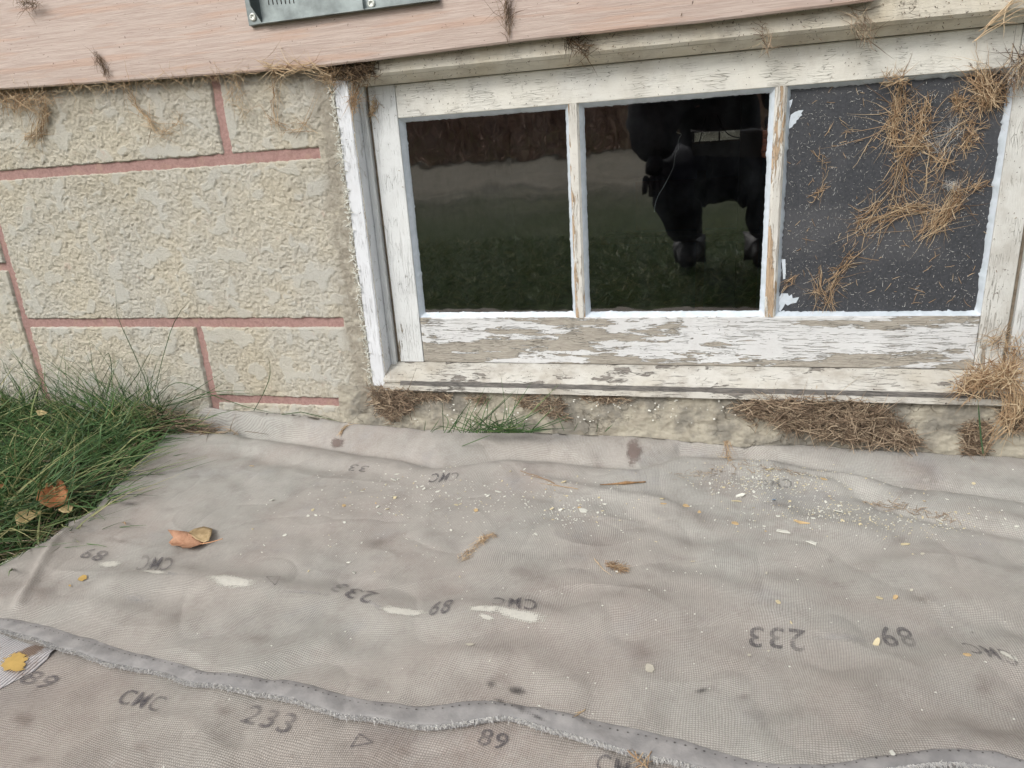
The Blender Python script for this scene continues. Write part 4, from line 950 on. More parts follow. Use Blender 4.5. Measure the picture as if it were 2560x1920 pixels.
# clumps along the siding edge
q1 = lambda l: [(x * .4521, y * .4521) for x, y in l]
G2 = 'dry grass caught under the siding edge'
wallclump('grass_clump', 'broad tangle of dry grass under the siding at the left edge of the wall', 'dry grass', q1([(-40, 520), (80, 560), (180, 550), (290, 540)]), -.002, 240, .03, .009, .0004, jitter=.9, depth=.02, group=G2, tint=(.2, 1))
wallclump('grass_clump', 'dry grass tail hanging from the left tangle onto the block', 'dry grass', q1([(250, 560), (250, 650), (225, 730), (170, 770)]), -.002, 80, .035, .004, .0004, jitter=.3, depth=.01, group=G2, tint=(.2, 1))
wallclump('grass_clump', 'slanting dry grass strand on the block right of the left tangle', 'dry grass', q1([(705, 480), (740, 560), (810, 650), (880, 730)]), -.003, 45, .04, .002, .0004, jitter=.15, depth=.005, group=G2, tint=(.3, 1))
wallclump('grass_clump', 'wispy dry grass under the siding right of the vertical pink joint', 'dry grass', q1([(1300, 420), (1310, 520), (1350, 600), (1370, 640)]), -.003, 50, .03, .007, .0003, jitter=.8, depth=.012, group=G2, tint=(.4, 1))
wallclump('grass_clump', 'curled dry grass wisp below the siding left of the vertical pink joint', 'dry grass', q1([(990, 640), (1000, 690), (930, 740), (880, 730)]), -.003, 30, .025, .003, .0003, jitter=.5, group=G2, tint=(.4, 1))
wallclump('grass_clump', 'dry grass strand with a dark knot hanging onto the small upper right block', 'dry grass', q1([(1515, 380), (1518, 520), (1525, 660), (1600, 720), (1700, 710)]), -.003, 55, .035, .003, .0004, jitter=.3, group=G2, tint=(.2, .9))
wallclump('grass_clump', 'dry grass bundle lying along the siding edge above the corner of the window', 'dry grass', q1([(1480, 370), (1600, 375), (1700, 375), (1760, 385)]), YF - .001, 70, .04, .003, .0004, jitter=.25, group=G2, tint=(.4, 1))
wallclump('grass_clump', 'sparse wisps of dry grass along the dark gap under the siding', 'dry grass', q1([(300, 500), (600, 470), (900, 440), (1200, 415), (1450, 395)]), YF + .01, 170, .028, .004, .0003, jitter=.7, group=G2, tint=(.3, 1), depth=.02)
q2 = lambda l: [(820 + x * .1356, 130 + y * .1356) for x, y in l]
wallclump('grass_clump', 'dark matted dirt and grass in the top left corner of the window frame', 'dry grass', q2([(150, 330), (350, 330), (600, 400), (780, 300)]), -.003, 420, .018, .007, .0005, jitter=1, depth=.012, group=G2, mat='speck')
wallclump('grass_clump', 'dry grass streak hanging down the jamb from the top left corner', 'dry grass', q2([(500, 420), (510, 600), (520, 800), (470, 1080)]), .003, 70, .03, .002, .0004, jitter=.25, group=G2, tint=(.1, .8))
wallclump('grass_clump', 'loose dry grass over the grey cement at the left of the window corner', 'dry grass', q2([(20, 300), (60, 480), (0, 520), (-60, 420)]), -.006, 70, .025, .006, .0004, jitter=.8, group=G2, tint=(.2, 1))
wallclump('grass_clump', 'tan husk stuck to the left stile near its top', 'dry grass', q2([(870, 930), (860, 1020), (800, 1150)]), YS - .0005, 45, .012, .002, .0006, jitter=.5, tint=(.5, 1), mat='straw')
wallclump('grass_clump', 'dry grass hanging from the dark smudge above the second pane', 'dry grass', [(1420, 105), (1450, 112), (1470, 135)], -.003, 60, .025, .005, .0004, jitter=.9, group=G2, mat='speck')
wallclump('grass_clump', 'thin dry wisps on the head board right of the siding end', 'dry grass', z4([(260, 150), (320, 250), (340, 370)]), -.003, 32, .02, .003, .0004, jitter=.5, group=G2, mat='straw_d')
wallclump('grass_clump', 'brown stained grass wisps on the head board above the third light', 'dry grass', z4([(980, 100), (1050, 180), (1080, 290)]), -.003, 44, .026, .005, .0004, jitter=.6, group=G2, mat='straw_d')
wallclump('grass_clump', 'bleached bent stalk at the top right corner of the frame', 'dry grass', z4([(1990, 160), (2060, 90), (2130, 30), (2212, 0)]), -.004, 14, .06, .001, .0006, jitter=.06, group=G2, tint=(.7, 1))
wallclump('grass_clump', 'dirty grass knot at the far right of the window head', 'dry grass', z4([(2212, 430), (2190, 500), (2170, 580)]), .02, 110, .03, .006, .0005, jitter=.8, group=G2, mat='straw_d')
wallclump('grass_clump', 'short wisps above the top edge of the black panel', 'dry grass', z4([(1200, 590), (1260, 570), (1320, 600)]), YS, 40, .02, .004, .0004, jitter=1, group=G2)
wallclump('grass_clump', 'grey lint tuft on the pink siding left of the bracket', 'lint', q1([(540, 300), (560, 350), (590, 410)]), YF - .0006, 60, .016, .003, .0003, jitter=.4, mat='speck', tint=(.3, .9))
wallclump('grass_clump', 'grey lint tuft at the very top left of the siding', 'lint', q1([(110, 10), (130, 30), (210, 15)]), YF - .0006, 80, .018, .004, .0003, jitter=.6, mat='speck', tint=(.3, .9))
wallclump('grass_clump', 'grey lint strand hanging over the siding near its middle', 'lint', [(1270, -5), (1268, 40), (1272, 80)], YF - .0006, 55, .03, .002, .0003, jitter=.2, mat='speck', tint=(.3, .9))
# ledge grass: surface below sill
def ledge_pt(px, py):
    # intersect with the sloping ledge
    z_ = .02
    y = -.03
    for _ in range(20):
        p = W(px, py, y); T_ = np.clip((z0 - p[2]) / .085, 0, 1); y = .5 * y + .5 * (ledge_y(float(T_)) - .003)
    return np.array([p[0], y, p[2]])
def ledgeclump(name, label, region, n_, L, r=.0005, mat='straw_d', thick=.014, jitter=1.2, tint=(0, 1), cat='dry grass', group='dry grass heaps on the ledge below the sill'):
    """fill a traced polygon on the ledge with a heap of stalks"""
    R = np.array(region, float); mn, mx = R.min(0), R.max(0); pts = []
    while len(pts) < n_:
        p = mn + rng.uniform(0, 1, 2) * (mx - mn); ins = False; j = len(R) - 1
        for i in range(len(R)):
            if (R[i][1] > p[1]) != (R[j][1] > p[1]) and p[0] < (R[j][0] - R[i][0]) * (p[1] - R[i][1]) / (R[j][1] - R[i][1]) + R[i][0]: ins = not ins
            j = i
        if ins: pts.append(ledge_pt(*p))
    c = np.array(pts); k = rng.uniform(0, 1, n_); c[:, 1] -= k * thick * .8; c[:, 2] += k * thick * .35
    d = unit(rng.normal(0, 1, (n_, 3)) * [1.2, .35, .7]); LL = rng.uniform(.4, 1.2, n_) * L; c -= d * LL[:, None] * .5
    Pp = curve_strands(c, d, LL, rng.normal(0, .35, (n_, 3)), 5, .03)
    V, Fc, tt = strands(Pp, rng.uniform(.6, 1.3, n_) * r, rng.uniform(tint[0], tint[1], n_))
    return tag(mesh(name, V, Fc, M[mat], None, {'tint': tt}, loc=c.mean(0)), label, cat, group)
z0, y0 = .0985, -.002
q3 = lambda l: [(800 + x * .4069, 650 + y * .4069) for x, y in l]
ledgeclump('grass_heap', 'brown heap of dry grass below the left corner of the sill', q3([(315, 790), (420, 790), (560, 800), (590, 850), (570, 930), (480, 975), (440, 1010), (400, 960), (340, 900)]), 560, .030, thick=.016)
ledgeclump('grass_heap', 'thin strip of dry grass tapering right from the left heap', q3([(570, 815), (700, 820), (820, 830), (790, 860), (680, 860), (590, 880)]), 160, .02, thick=.007)
ledgeclump('grass_heap', 'dry grass heap behind the green tuft on the ledge', q3([(1200, 840), (1320, 835), (1490, 850), (1500, 920), (1540, 980), (1400, 960), (1230, 900)]), 260, .02, thick=.009)
ledgeclump('grass_heap', 'small scatter of dry grass left of the green tuft', q3([(880, 835), (1020, 840), (1050, 880), (930, 870)]), 70, .018, thick=.005)
ledgeclump('grass_heap', 'narrow line of dry grass under the middle of the sill', q3([(1600, 835), (1800, 838), (1930, 862), (1780, 880), (1620, 860)]), 110, .018, thick=.005)
ledgeclump('grass_heap', 'largest brown heap of dry grass below the right half of the sill', z2([(480, 880), (620, 865), (780, 850), (1000, 850), (1180, 870), (1330, 900), (1420, 990), (1540, 1080), (1560, 1150), (1440, 1150), (1280, 1130), (1150, 1120), (980, 1110), (900, 1060), (760, 1050), (640, 980), (520, 960)]), 1700, .034, thick=.02)
ledgeclump('grass_heap', 'sparse dry grass left of the largest heap', z2([(380, 880), (560, 860), (640, 960), (560, 1040), (440, 940)]), 120, .02, thick=.006)
ledgeclump('grass_heap', 'dry grass stuffed into the broken gap right of the largest heap', z2([(1830, 1000), (1980, 1000), (1990, 1190), (1830, 1190)]), 380, .02, thick=.012)
ledgeclump('grass_heap', 'dark dry grass heap at the right end of the ledge', z2([(2090, 880), (2212, 880), (2230, 1060), (2130, 1060), (2060, 940)]), 330, .022, thick=.014)
wallclump('grass_clump', 'golden dry grass nest resting on the right end of the sill', 'dry grass', z2([(1860, 770), (1920, 720), (2040, 710), (2120, 700)]), -.013, 480, .03, .0075, .0005, jitter=.8, depth=.02)
wallclump('grass_clump', 'curved bundle of dry grass falling from the nest past the sill end', 'dry grass', z2([(2080, 700), (2150, 780), (2150, 880), (2110, 980), (2060, 1040)]), -.018, 160, .05, .004, .0005, jitter=.18, depth=.014, tint=(.3, 1))
wallclump('grass_clump', 'dry grass wisps climbing the right stile above the nest', 'dry grass', z2([(2090, 690), (2130, 600), (2150, 520)]), .022, 80, .035, .005, .0004, jitter=.7, depth=.01)
wallclump('grass_clump', 'faint dry grass streaks across the foot of the right stile', 'dry grass', z2([(1980, 500), (2080, 470), (2160, 450)]), YS, 46, .03, .005, .0003, jitter=.6)

# ================================================================== GREEN GRASS
def inpoly(x, y, P):
    ins = np.zeros(len(x), bool); j = len(P) - 1
    for i in range(len(P)):
        c = ((P[i][1] > y) != (P[j][1] > y)) & (x < (P[j][0] - P[i][0]) * (y - P[i][1]) / (P[j][1] - P[i][1] + 1e-12) + P[i][0]); ins ^= c; j = i
    return ins
lawn_poly = [(-2.2, -.004)] + [(-1.2, -.004), (top[0][0] + .02, -.012)] + [tuple(p) for p in left[::12]] + [tuple(left[-1]), (-.95, -.95), (-2.2, -1.3)]
def blades(x, y, L, lean, width, tint, zf, n=7, droop=.9):
    m_ = len(x); th = rng.uniform(0, 6.28, m_)
    d = np.stack([np.cos(th) * lean, np.sin(th) * lean * .8, np.ones(m_)], -1)
    d[:, 1] = np.where(y > -.06, -np.abs(d[:, 1]) * .5, d[:, 1]); d = unit(d)
    b = np.stack([np.cos(th), np.sin(th), -rng.uniform(.2, 1.0, m_) * droop], -1) * rng.uniform(.1, .7, m_)[:, None]
    b[:, 1] = np.where(y > -.1, b[:, 1] * .3 - .05, b[:, 1])
    P = curve_strands(np.stack([x, y, zf(x, y)], -1), d, L, b, n, .012)
    gz = GH(P[..., 0], P[..., 1]) + .002; P[..., 2] = np.maximum(P[..., 2], gz); P[..., 1] = np.minimum(P[..., 1], -.003)
    return strands(P, width, tint)
n_ = 38000
x = rng.uniform(-1.75, -.5, n_); y = rng.uniform(-.95, -.004, n_)
k = inpoly(x, y, lawn_poly) & (x > -1.45 + 0 * y); x, y = x[k], y[k]
clump = fbm(x * 9, y * 9, 200, 2); keep = rng.uniform(-.6, .9, len(x)) < clump + .45; x, y = x[keep], y[keep]
m_ = len(x); L = rng.uniform(.04, .12, m_) * (.75 + .5 * (noise(x * 6, y * 6, 201) + .5)); lean = rng.uniform(.2, 2.4, m_)
tt = np.clip(rng.normal(.42, .22, m_), 0, .9); dead = rng.uniform(0, 1, m_) < .05; tt[dead] = rng.uniform(.85, 1, dead.sum())
V, Fc, t = blades(x, y, L, lean, rng.uniform(.0005, .0011, m_), tt, GH)
o = mesh('lawn_grass', V, Fc, M['grass'], None, {'tint': t}); tag(o, 'dense dark green grass between the block wall and the cloth', 'grass', None, 'stuff')
n_ = 7000; x = rng.uniform(-1.6, -.55, n_); y = rng.uniform(-.9, -.01, n_); k = inpoly(x, y, lawn_poly); x, y = x[k], y[k]; m_ = len(x)
V, Fc, t = blades(x, y, rng.uniform(.03, .08, m_), rng.uniform(2, 7, m_), rng.uniform(.0006, .0013, m_), np.where(rng.uniform(0, 1, m_) < .7, rng.uniform(.1, .9, m_), 1), GH, 6, .3)
o = mesh('grass_thatch', V, Fc, M['straw_d'], None, {'tint': t}); tag(o, 'brown dead thatch lying under the green grass', 'grass', None, 'stuff')
n_ = 1500; x = rng.uniform(-1.6, -.55, n_); y = rng.uniform(-.9, -.01, n_); k = inpoly(x, y, lawn_poly); x, y = x[k], y[k]; m_ = len(x)
V, Fc, t = blades(x, y, rng.uniform(.05, .13, m_), rng.uniform(.3, 2, m_), rng.uniform(.0012, .0020, m_), rng.uniform(.2, .8, m_), GH, 7, .9)
o = mesh('broad_grass', V, Fc, M['grass'], None, {'tint': t}); tag(o, 'broader lighter blades scattered through the fine green grass', 'grass', None, 'stuff')
# taller upright blades against the wall
n_ = 150; x = -.93 - rng.exponential(.16, n_); x = x[x > -1.5]; n_ = len(x); y = rng.uniform(-.05, -.008, n_)
V, Fc, t = blades(x, y, rng.uniform(.08, .19, n_), rng.uniform(.05, .7, n_), rng.uniform(.0004, .0007, n_), rng.uniform(.1, .6, n_), GH, 8, .5)
o = mesh('tall_grass', V, Fc, M['grass'], None, {'tint': t}); tag(o, 'tall thin grass blades standing up against the block wall', 'grass', None, 'stuff')
def wblade(pts, y0_, y1_=None):
    y1_ = y0_ if y1_ is None else y1_; n0 = len(pts)
    P = np.array([W(a, b, y0_ + (y1_ - y0_) * i / (n0 - 1)) for i, (a, b) in enumerate(pts)])
    t = np.linspace(0, 1, 10); s = np.linspace(0, 1, n0); return np.stack([np.interp(t, s, P[:, k]) for k in range(3)], -1)
c3 = lambda l: [(x * .4069, 650 + y * .4069) for x, y in l]
bl_ = [c3([(930, 850), (880, 700), (800, 520), (720, 350), (710, 180)]), c3([(940, 850), (1000, 600), (1060, 400), (1110, 310), (1170, 245)]), c3([(1560, 925), (1620, 820), (1660, 720), (1660, 650), (1650, 600)]),
       c3([(900, 900), (1050, 890), (1250, 820), (1400, 800), (1560, 805)]), c3([(880, 930), (1100, 880), (1300, 830), (1500, 820), (1750, 840)]), c3([(950, 860), (1050, 760), (1120, 750), (1250, 800), (1400, 880)]), c3([(1300, 830), (1500, 900), (1700, 945)]),
       c3([(1730, 950), (1850, 935), (1980, 965), (2130, 1005)]), c3([(1000, 880), (1150, 830), (1400, 670)]), c3([(1100, 900), (1250, 830), (1400, 740)]), c3([(400, 950), (260, 730), (30, 530)]), c3([(640, 900), (690, 700), (680, 600), (660, 560), (560, 780)]),
       c3([(800, 960), (700, 880), (560, 830)]), c3([(720, 870), (850, 700), (945, 515)])]
P = np.array([wblade(l, -.012) for l in bl_]); V, Fc, t = strands(P, np.full(len(P), .0008), rng.uniform(.1, .45, len(P)))
o = mesh('grass_blades', V, Fc, M['grass'], None, {'tint': t}); tag(o, 'few long arching grass blades in front of the pink mortar joints', 'grass', None, 'stuff')
# dead patch under the left blades
n_ = 260; x = rng.normal(-.88, .05, n_); y = rng.normal(-.045, .012, n_); d = unit(rng.normal(0, 1, (n_, 3)) * [1, .3, .15]); L = rng.uniform(.02, .05, n_)
V, Fc, t = strands(curve_strands(np.stack([x, y, GH(x, y) + rng.uniform(.03, .045, n_)], -1), d, L, rng.normal(0, .2, (n_, 3)), 5), np.full(n_, .0006), rng.uniform(0, .9, n_))
o = mesh('dead_grass', V, Fc, M['straw_d'], None, {'tint': t}, loc=(-.88, -.045, .04)); tag(o, 'flattened brown dead grass at the top corner of the cloth', 'dry grass')
# green tuft by the ledge
tb = q3([(870, 1050), (1160, 1055), (1290, 1055), (760, 1050), (1000, 1060), (1500, 1050), (1690, 1050)])
def tuft(name, label, specs, y=-.058):
    P = []
    for (bx, by, tx, ty, bend) in specs:
        a = np.array(q3([(bx, by)])[0]); b = np.array(q3([(tx, ty)])[0]); m = (a + b) / 2 + np.array([bend, -abs(bend) * .4]) * .4
        l = [(1 - t) ** 2 * a + 2 * t * (1 - t) * m + t * t * b for t in np.linspace(0, 1, 8)]; P.append(wblade([tuple(v_) for v_ in l], y, y + .03 * random.uniform(-1, 1)))
    P = np.array(P); V, Fc, t = strands(P, rng.uniform(.0005, .00085, len(P)), np.clip(rng.normal(.32, .14, len(P)), 0, .8))
    return tag(mesh(name, V, Fc, M['grass'], None, {'tint': t}, loc=P[:, 0].mean(0)), label, 'grass')
sp = [(880, 1050, 1025, 760, 0), (900, 1055, 1060, 800, 0), (870, 1050, 930, 870, 0), (930, 1060, 1215, 790, 0), (920, 1060, 1210, 785, 6), (1160, 1055, 1220, 785, 0), (1160, 1050, 1110, 700, 0), (1160, 1050, 1160, 860, 0), (1100, 1060, 1300, 750, 0), (1180, 1060, 1470, 760, 0), (1000, 1060, 1280, 950, 40),
      (760, 1050, 750, 860, 0), (680, 1055, 740, 970, 0), (640, 1050, 650, 985, 0), (820, 1055, 860, 930, 0), (1290, 1050, 1560, 940, 0), (1290, 1055, 1440, 900, 0), (1500, 1050, 1450, 930, 0), (1560, 1050, 1590, 990, 0), (1700, 1055, 1710, 990, 0), (1750, 1055, 1800, 1010, 0), (870, 1145, 1060, 1070, 0)]
for _ in range(95): 
    bx = random.gauss(1080, 130); sp.append((bx, 1062, bx + random.gauss(40, 150), 1050 - abs(random.gauss(0, 85)), random.gauss(0, 50)))
tuft('grass_tuft', 'green grass tuft growing between the ledge and the cloth below the sill', sp)
P = np.array([wblade(z2([(1960, 1190), (1945, 1080), (1935, 950), (1925, 815)]), -.05, -.02)]); V, Fc, t = strands(P, [.0011], [.15])
o = mesh('green_sprout', V, Fc, M['grass'], None, {'tint': t}, loc=P[0][0]); tag(o, 'single upright green stem in front of the right ledge gap', 'grass')

# ================================================================== LEAVES, TWIGS, CHIPS
def leafmesh(name, label, outline, c0, mat, curl, stem=None, rot=0, fn=H, lift=.002, into=None, group=None):
    """outline in photo pixels around the leaf; given a curled, two sided thickness"""
    P = [onc(a, b, 0, fn) for a, b in outline]; P = np.array(P); c = P.mean(0); n_ = len(P); V = []; rr = [0, .35, .7, 1.0]
    for r in rr:
        for k in range(n_):
            p = c + (P[k] - c) * r; h = curl * r * r * (.5 + .5 * math.sin(k * 6.2832 / n_ * 2 + rot)) + .0015 * float(noise(p[0] * 90, p[1] * 90, 9))
            V.append((p[0], p[1], float(fn(p[0], p[1])) + lift + h))
    nV = len(V); V += [(a, b, z_ - .0004) for a, b, z_ in V]; Fc = []
    for j in range(3):
        for k in range(n_):
            f = (j * n_ + k, j * n_ + (k + 1) % n_, (j + 1) * n_ + (k + 1) % n_, (j + 1) * n_ + k); Fc.append(f); Fc.append(tuple(nV + i for i in reversed(f)))
    for k in range(n_): Fc.append((3 * n_ + k, 3 * n_ + (k + 1) % n_, nV + 3 * n_ + (k + 1) % n_, nV + 3 * n_ + k))
    if into is not None: return mesh(name, V, Fc, M[mat], into, smooth=True)
    o = empty(name, c, label, 'leaf', group)
    mesh('blade', V, Fc, M[mat], o, smooth=True)
    if stem:
        q_ = [onc(a, b, 0, fn) + np.array([0, 0, lift + dz]) for a, b, dz in stem]; Vs, Fs = tube('s', q_, [.0009, .0006], None); mesh('stem', Vs, Fs, M['leafstem'], o, smooth=True)
    return o
c4 = lambda l: [(x * .4069, 1245 + y * .4069) for x, y in l]
dead_leaf = leafmesh('dead_leaf', 'curled brown leaf with a stem lying on the left of the cloth', c4([(1040, 235), (1100, 250), (1160, 248), (1200, 250), (1260, 285), (1240, 310), (1180, 345), (1130, 352), (1095, 330), (1060, 310), (1038, 280), (1070, 262)]), None, 'leaf', .010,
         [(502, 1367, .002), (530, 1366, .004), (560, 1363, .007)], .6)
leafmesh('folded_lobe', None, c4([(1160, 246), (1200, 207), (1255, 187), (1310, 208), (1305, 260), (1290, 290), (1255, 292), (1205, 268), (1180, 256)]), None, 'leaf4', .004, None, 2.0, lift=.0035, into=dead_leaf)
c7 = lambda l: [(x * .1507, 1150 + y * .1507) for x, y in l]
GL = lambda x, y: GH(x, y) + .035
leafmesh('fallen_leaf', 'rust coloured leaf standing in the grass by the cloth edge', c7([(650, 840), (700, 690), (790, 640), (790, 500), (860, 410), (900, 500), (930, 570), (990, 560), (1000, 490), (1100, 530), (1170, 650), (1150, 750), (1000, 830), (850, 880), (740, 870)]), None, 'leaf3', .012, None, 1, GL, .006)
leafmesh('fallen_leaf', 'narrow tan leaf under the rust coloured one, touching the cloth edge', c7([(980, 890), (1100, 800), (1250, 770), (1340, 740), (1240, 830), (1190, 915), (1050, 905)]), None, 'leaf2', .004, None, 1, GL, .003)
leafmesh('fallen_leaf', 'round yellow-tan leaf half covered by grass at the left', c7([(290, 960), (400, 890), (500, 870), (620, 900), (720, 930), (690, 1000), (540, 1050), (420, 1120), (300, 1140), (280, 1060)]), None, 'leaf2', .005, None, 2, GL, .004)
leafmesh('fallen_leaf', 'small orange leaf at the left edge of the picture', c7([(-60, 560), (0, 490), (70, 440), (80, 480), (40, 560), (-30, 600)]), None, 'leaf3', .004, None, 0, GL, .004)
leafmesh('fallen_leaf', 'small tan leaf in the grass near the wall', c3([(225, 945), (260, 935), (300, 942), (285, 965), (240, 968)]), None, 'leaf2', .003, None, 0, lambda x, y: GH(x, y) + .045, .003)
def chip(name, label, px, py, L, Wd, ang, mat, group=None, th=.0008, tilt=.15, fn=H, seed=0, pos=None):
    r_ = random.Random(seed); c0 = onc(px, py, 0, fn) if pos is None else pos; n_ = r_.choice([4, 5, 6, 7]); V = []
    rot = ang; a0 = r_.uniform(0, 6.28); tx, ty = r_.gauss(0, tilt), r_.gauss(0, tilt); cu = r_.uniform(-.5, 1.2)
    pts = []
    for k in range(n_):
        a_ = a0 + 6.2832 * k / n_ + r_.uniform(-.3, .3); rr = r_.uniform(.7, 1.1); u_, v_ = rr * math.cos(a_) * L / 2, rr * math.sin(a_) * Wd / 2
        pts.append((u_ * math.cos(rot) - v_ * math.sin(rot), u_ * math.sin(rot) + v_ * math.cos(rot)))
    zmin = 0
    top_ = [(x_, y_, th + tx * x_ + ty * y_ + cu * (x_ * x_ + y_ * y_) * 30) for x_, y_ in pts]
    zmin = min(p[2] for p in top_); V = [(x_, y_, z_ - zmin + th) for x_, y_, z_ in top_]; V += [(x_, y_, z_ - th) for x_, y_, z_ in V]
    Fc = [tuple(range(n_)), tuple(reversed(range(n_, 2 * n_)))] + [(i, n_ + i, n_ + (i + 1) % n_, (i + 1) % n_) for i in range(n_)]
    me = bpy.data.meshes.new(name); me.from_pydata(V, [], Fc); me.materials.append(M[mat]); me.update()
    o = bpy.data.objects.new(name, me); COL.objects.link(o); o.location = (c0[0], c0[1], c0[2] - .0002); return tag(o, label, 'paint chip', group)
big = [(1458, 1278, .011, .009, 0, 'chipw', 'square bluish-white chip right of centre on the cloth'), (1956, 1330, .017, .008, -.3, 'chipw', 'long thick white chip standing on edge right of centre'), (2030, 1358, .015, .007, -.3, 'chipw', 'pale oval chip lower right of the long thick white chip'),
       (1851, 1243, .015, .005, 0, 'chipw', 'flat grey-white chip in the upper right crumbs'), (1843, 1254, .013, .004, .2, 'chipc', 'thin cream chip just below the flat grey-white one'), (1934, 1252, .005, .007, 0, 'chipb', 'tiny blue triangular chip on the right half'),
       (2004, 1307, .018, .006, -.25, 'chipy', 'elongated tan and cream chip on the right half'), (1838, 1309, .010, .007, 0, 'chipy', 'wedge shaped yellowish chip on the right half'), (1715, 1266, .010, .006, 0, 'chipy', 'small tan chip right of the bluish-white chip'), (1748, 1281, .005, .005, 0, 'chipy', 'tiny tan crumb chip in the right middle'),
       (2061, 1199, .010, .006, 0, 'chipy', 'orange-tan triangular chip beside the dirty crease'), (1925, 1175, .012, .005, .1, 'chipc', 'cream bar shaped chip at the top of the dirty crease'), (1245, 1231, .010, .003, .1, 'chipw', 'narrow white chip among the crumbs above centre'), (1410, 1207, .009, .006, 0, 'chipc', 'blocky cream chip near a thin stalk above centre'),
       (1655, 1248, .008, .005, 0, 'chipc', 'cream chip with brown edge right of the small twig'), (1658, 1260, .008, .003, 0, 'chipy', 'narrow tan chip below the cream chip'), (1190, 1277, .006, .007, 0, 'chipy', 'tan grain shaped chip left of centre'), (944, 1268, .005, .006, 0, 'chipw', 'small white chip in the left crumbs'), (861, 1265, .006, .006, .6, 'chipy', 'slanted tan chip at the left end of the crumbs'),
       (1340, 1337, .006, .005, 0, 'chipw', 'small round white chip alone below centre crumbs'), (886, 1434, .004, .006, 0, 'chipw', 'small white triangle chip above the upside down 233'), (2230, 1884, .004, .006, 0, 'chipw', 'small white square chip on the hem at lower right'), (2198, 1497, .008, .005, 0, 'chipc', 'cream chip in the open cloth right of centre'), (2238, 1495, .006, .006, 0, 'chipy', 'tan crumb beside the cream chip at right'),
       (2192, 1611, .007, .005, .5, 'chipc', 'cream sliver beside the faded 89 at right'), (2418, 1638, .006, .004, 0, 'chipy', 'tan chip beside the CMC at lower right'), (1945, 1507, .006, .005, 0, 'chipc', 'cream crumb left of the pair of crumbs at right'), (2262, 1362, .010, .004, .1, 'chipc', 'pale tan oval chip at right below the crease'), (2348, 1304, .010, .003, -.3, 'chipw', 'white sliver near the right crease'),
       (1147, 1248, .009, .003, .8, 'chipw', 'slanted white sliver among the centre left crumbs'), (985, 1202, .010, .006, 0, 'chipw', 'white flake below the faded writing near the wall'), (993, 1186, .009, .003, .5, 'chipw', 'thin white flake beside the faded writing'), (987, 1246, .010, .005, -.2, 'chipc', 'forked cream flake in the left crumbs'), (632, 1763 - 440, .003, .003, 0, 'chipc', 'lone tiny crumb on the left part of the cloth'), (681, 1252, .009, .004, -.1, 'chipw', 'white chip left of the crumb field'), (630, 1166, .007, .002, .3, 'chipy', 'small brown splinter high on the left of the cloth'),
       (2150, 1247 + 65, .004, .004, 0, 'chipc', 'pinkish crumb right of the yellow chip'), (2095, 1281, .012, .006, 0, 'chipw', 'cluster chip of white paint in the right crease'), (1945, 1291, .006, .005, 0, 'chipw', 'square white chip left of the right crease cluster')]
for i, (a, b, L, Wd, an, m_, lab) in enumerate(big): chip('paint_chip', lab, a, b, L, Wd, an, m_, None, .0011, .25, seed=i)
GC = 'small paint chips scattered over the cloth'
labs = {'chipw': 'tiny flat white paint chip in the scatter of crumbs on the cloth', 'chipc': 'tiny flat cream paint chip in the scatter of crumbs on the cloth', 'chipy': 'tiny tan paint chip in the scatter of crumbs on the cloth'}
zones = [(1000, 1225, 130, 38, 60), (1330, 1250, 150, 35, 65), (1420, 1290, 30, 15, 12), (1900, 1195, 90, 28, 45), (2110, 1280, 90, 24, 20), (2060, 1230, 220, 60, 35), (2400, 1300, 100, 12, 14), (900, 1320, 200, 60, 18), (1650, 1350, 400, 120, 20)]
where = ['in the crumbs left of centre, below the faded writing', 'in the crumbs above the middle of the cloth', 'near the square bluish-white chip', 'by the dirty crease in the upper right', 'by the right end of the dirty crease', 'in the open scatter on the right half', 'along the far right crease', 'on the open cloth left of centre', 'on the bare lower right of the cloth']
k = 0
for (a, b, sa, sb, cnt) in zones:
    for _ in range(int(cnt * .9)):
        px, py = random.gauss(a, sa), random.gauss(b, sb)
        if not (560 < px < 2650 and 1165 < py < 1560): continue
        m_ = random.choices(['chipw', 'chipc', 'chipy'], [.55, .39, .06])[0]; s = random.uniform(.0022, .0065) * random.uniform(.7, 1.1); k += 1
        asp = random.uniform(.3, .8)
        lab = ('narrow' if asp < .45 else 'small' if s > .0045 else 'tiny') + {'chipw': ' white', 'chipc': ' cream', 'chipy': ' tan'}[m_] + ' paint chip ' + where[zones.index((a, b, sa, sb, cnt))]
        chip('paint_chip', lab, px, py, s, s * asp, random.uniform(0, 3.14), m_, GC, .0006, .25, seed=1000 + k)
# crumbs as loose dust
def crumbs(name, label, zones, n_, mat, fn=H):
    V = []; Fc = []
    tot = sum(z_[4] for z_ in zones)
    for (a, b, sa, sb, w_) in zones:
        for _ in range(int(n_ * w_ / tot)):
            px, py = random.gauss(a, sa), random.gauss(b, sb)
            if py < 1150 or py > 1900 or px < 560 + (1300 - py) * .3: continue
            p = g0(px, py, .022); z_ = float(fn(p[0], p[1])) + .0003; s = random.uniform(.0004, .0013); i = len(V)
            for q_ in range(4): a_ = 6.2832 * q_ / 4 + random.random(); V.append((p[0] + s * math.cos(a_), p[1] + s * math.sin(a_) * .8, z_))
            V.append((p[0], p[1], z_ + s * .8)); Fc += [(i, i + 1, i + 4), (i + 1, i + 2, i + 4), (i + 2, i + 3, i + 4), (i + 3, i, i + 4)]
    return tag(mesh(name, V, Fc, M[mat]), label, 'crumbs', None, 'stuff')
crumbs('paint_crumbs', 'white and cream paint dust scattered across the cloth', [z_ for z_ in zones] + [(1500, 1600, 700, 150, 40), (2070, 1290, 130, 34, 30), (1930, 1190, 90, 16, 70)], 1250, 'chipw')
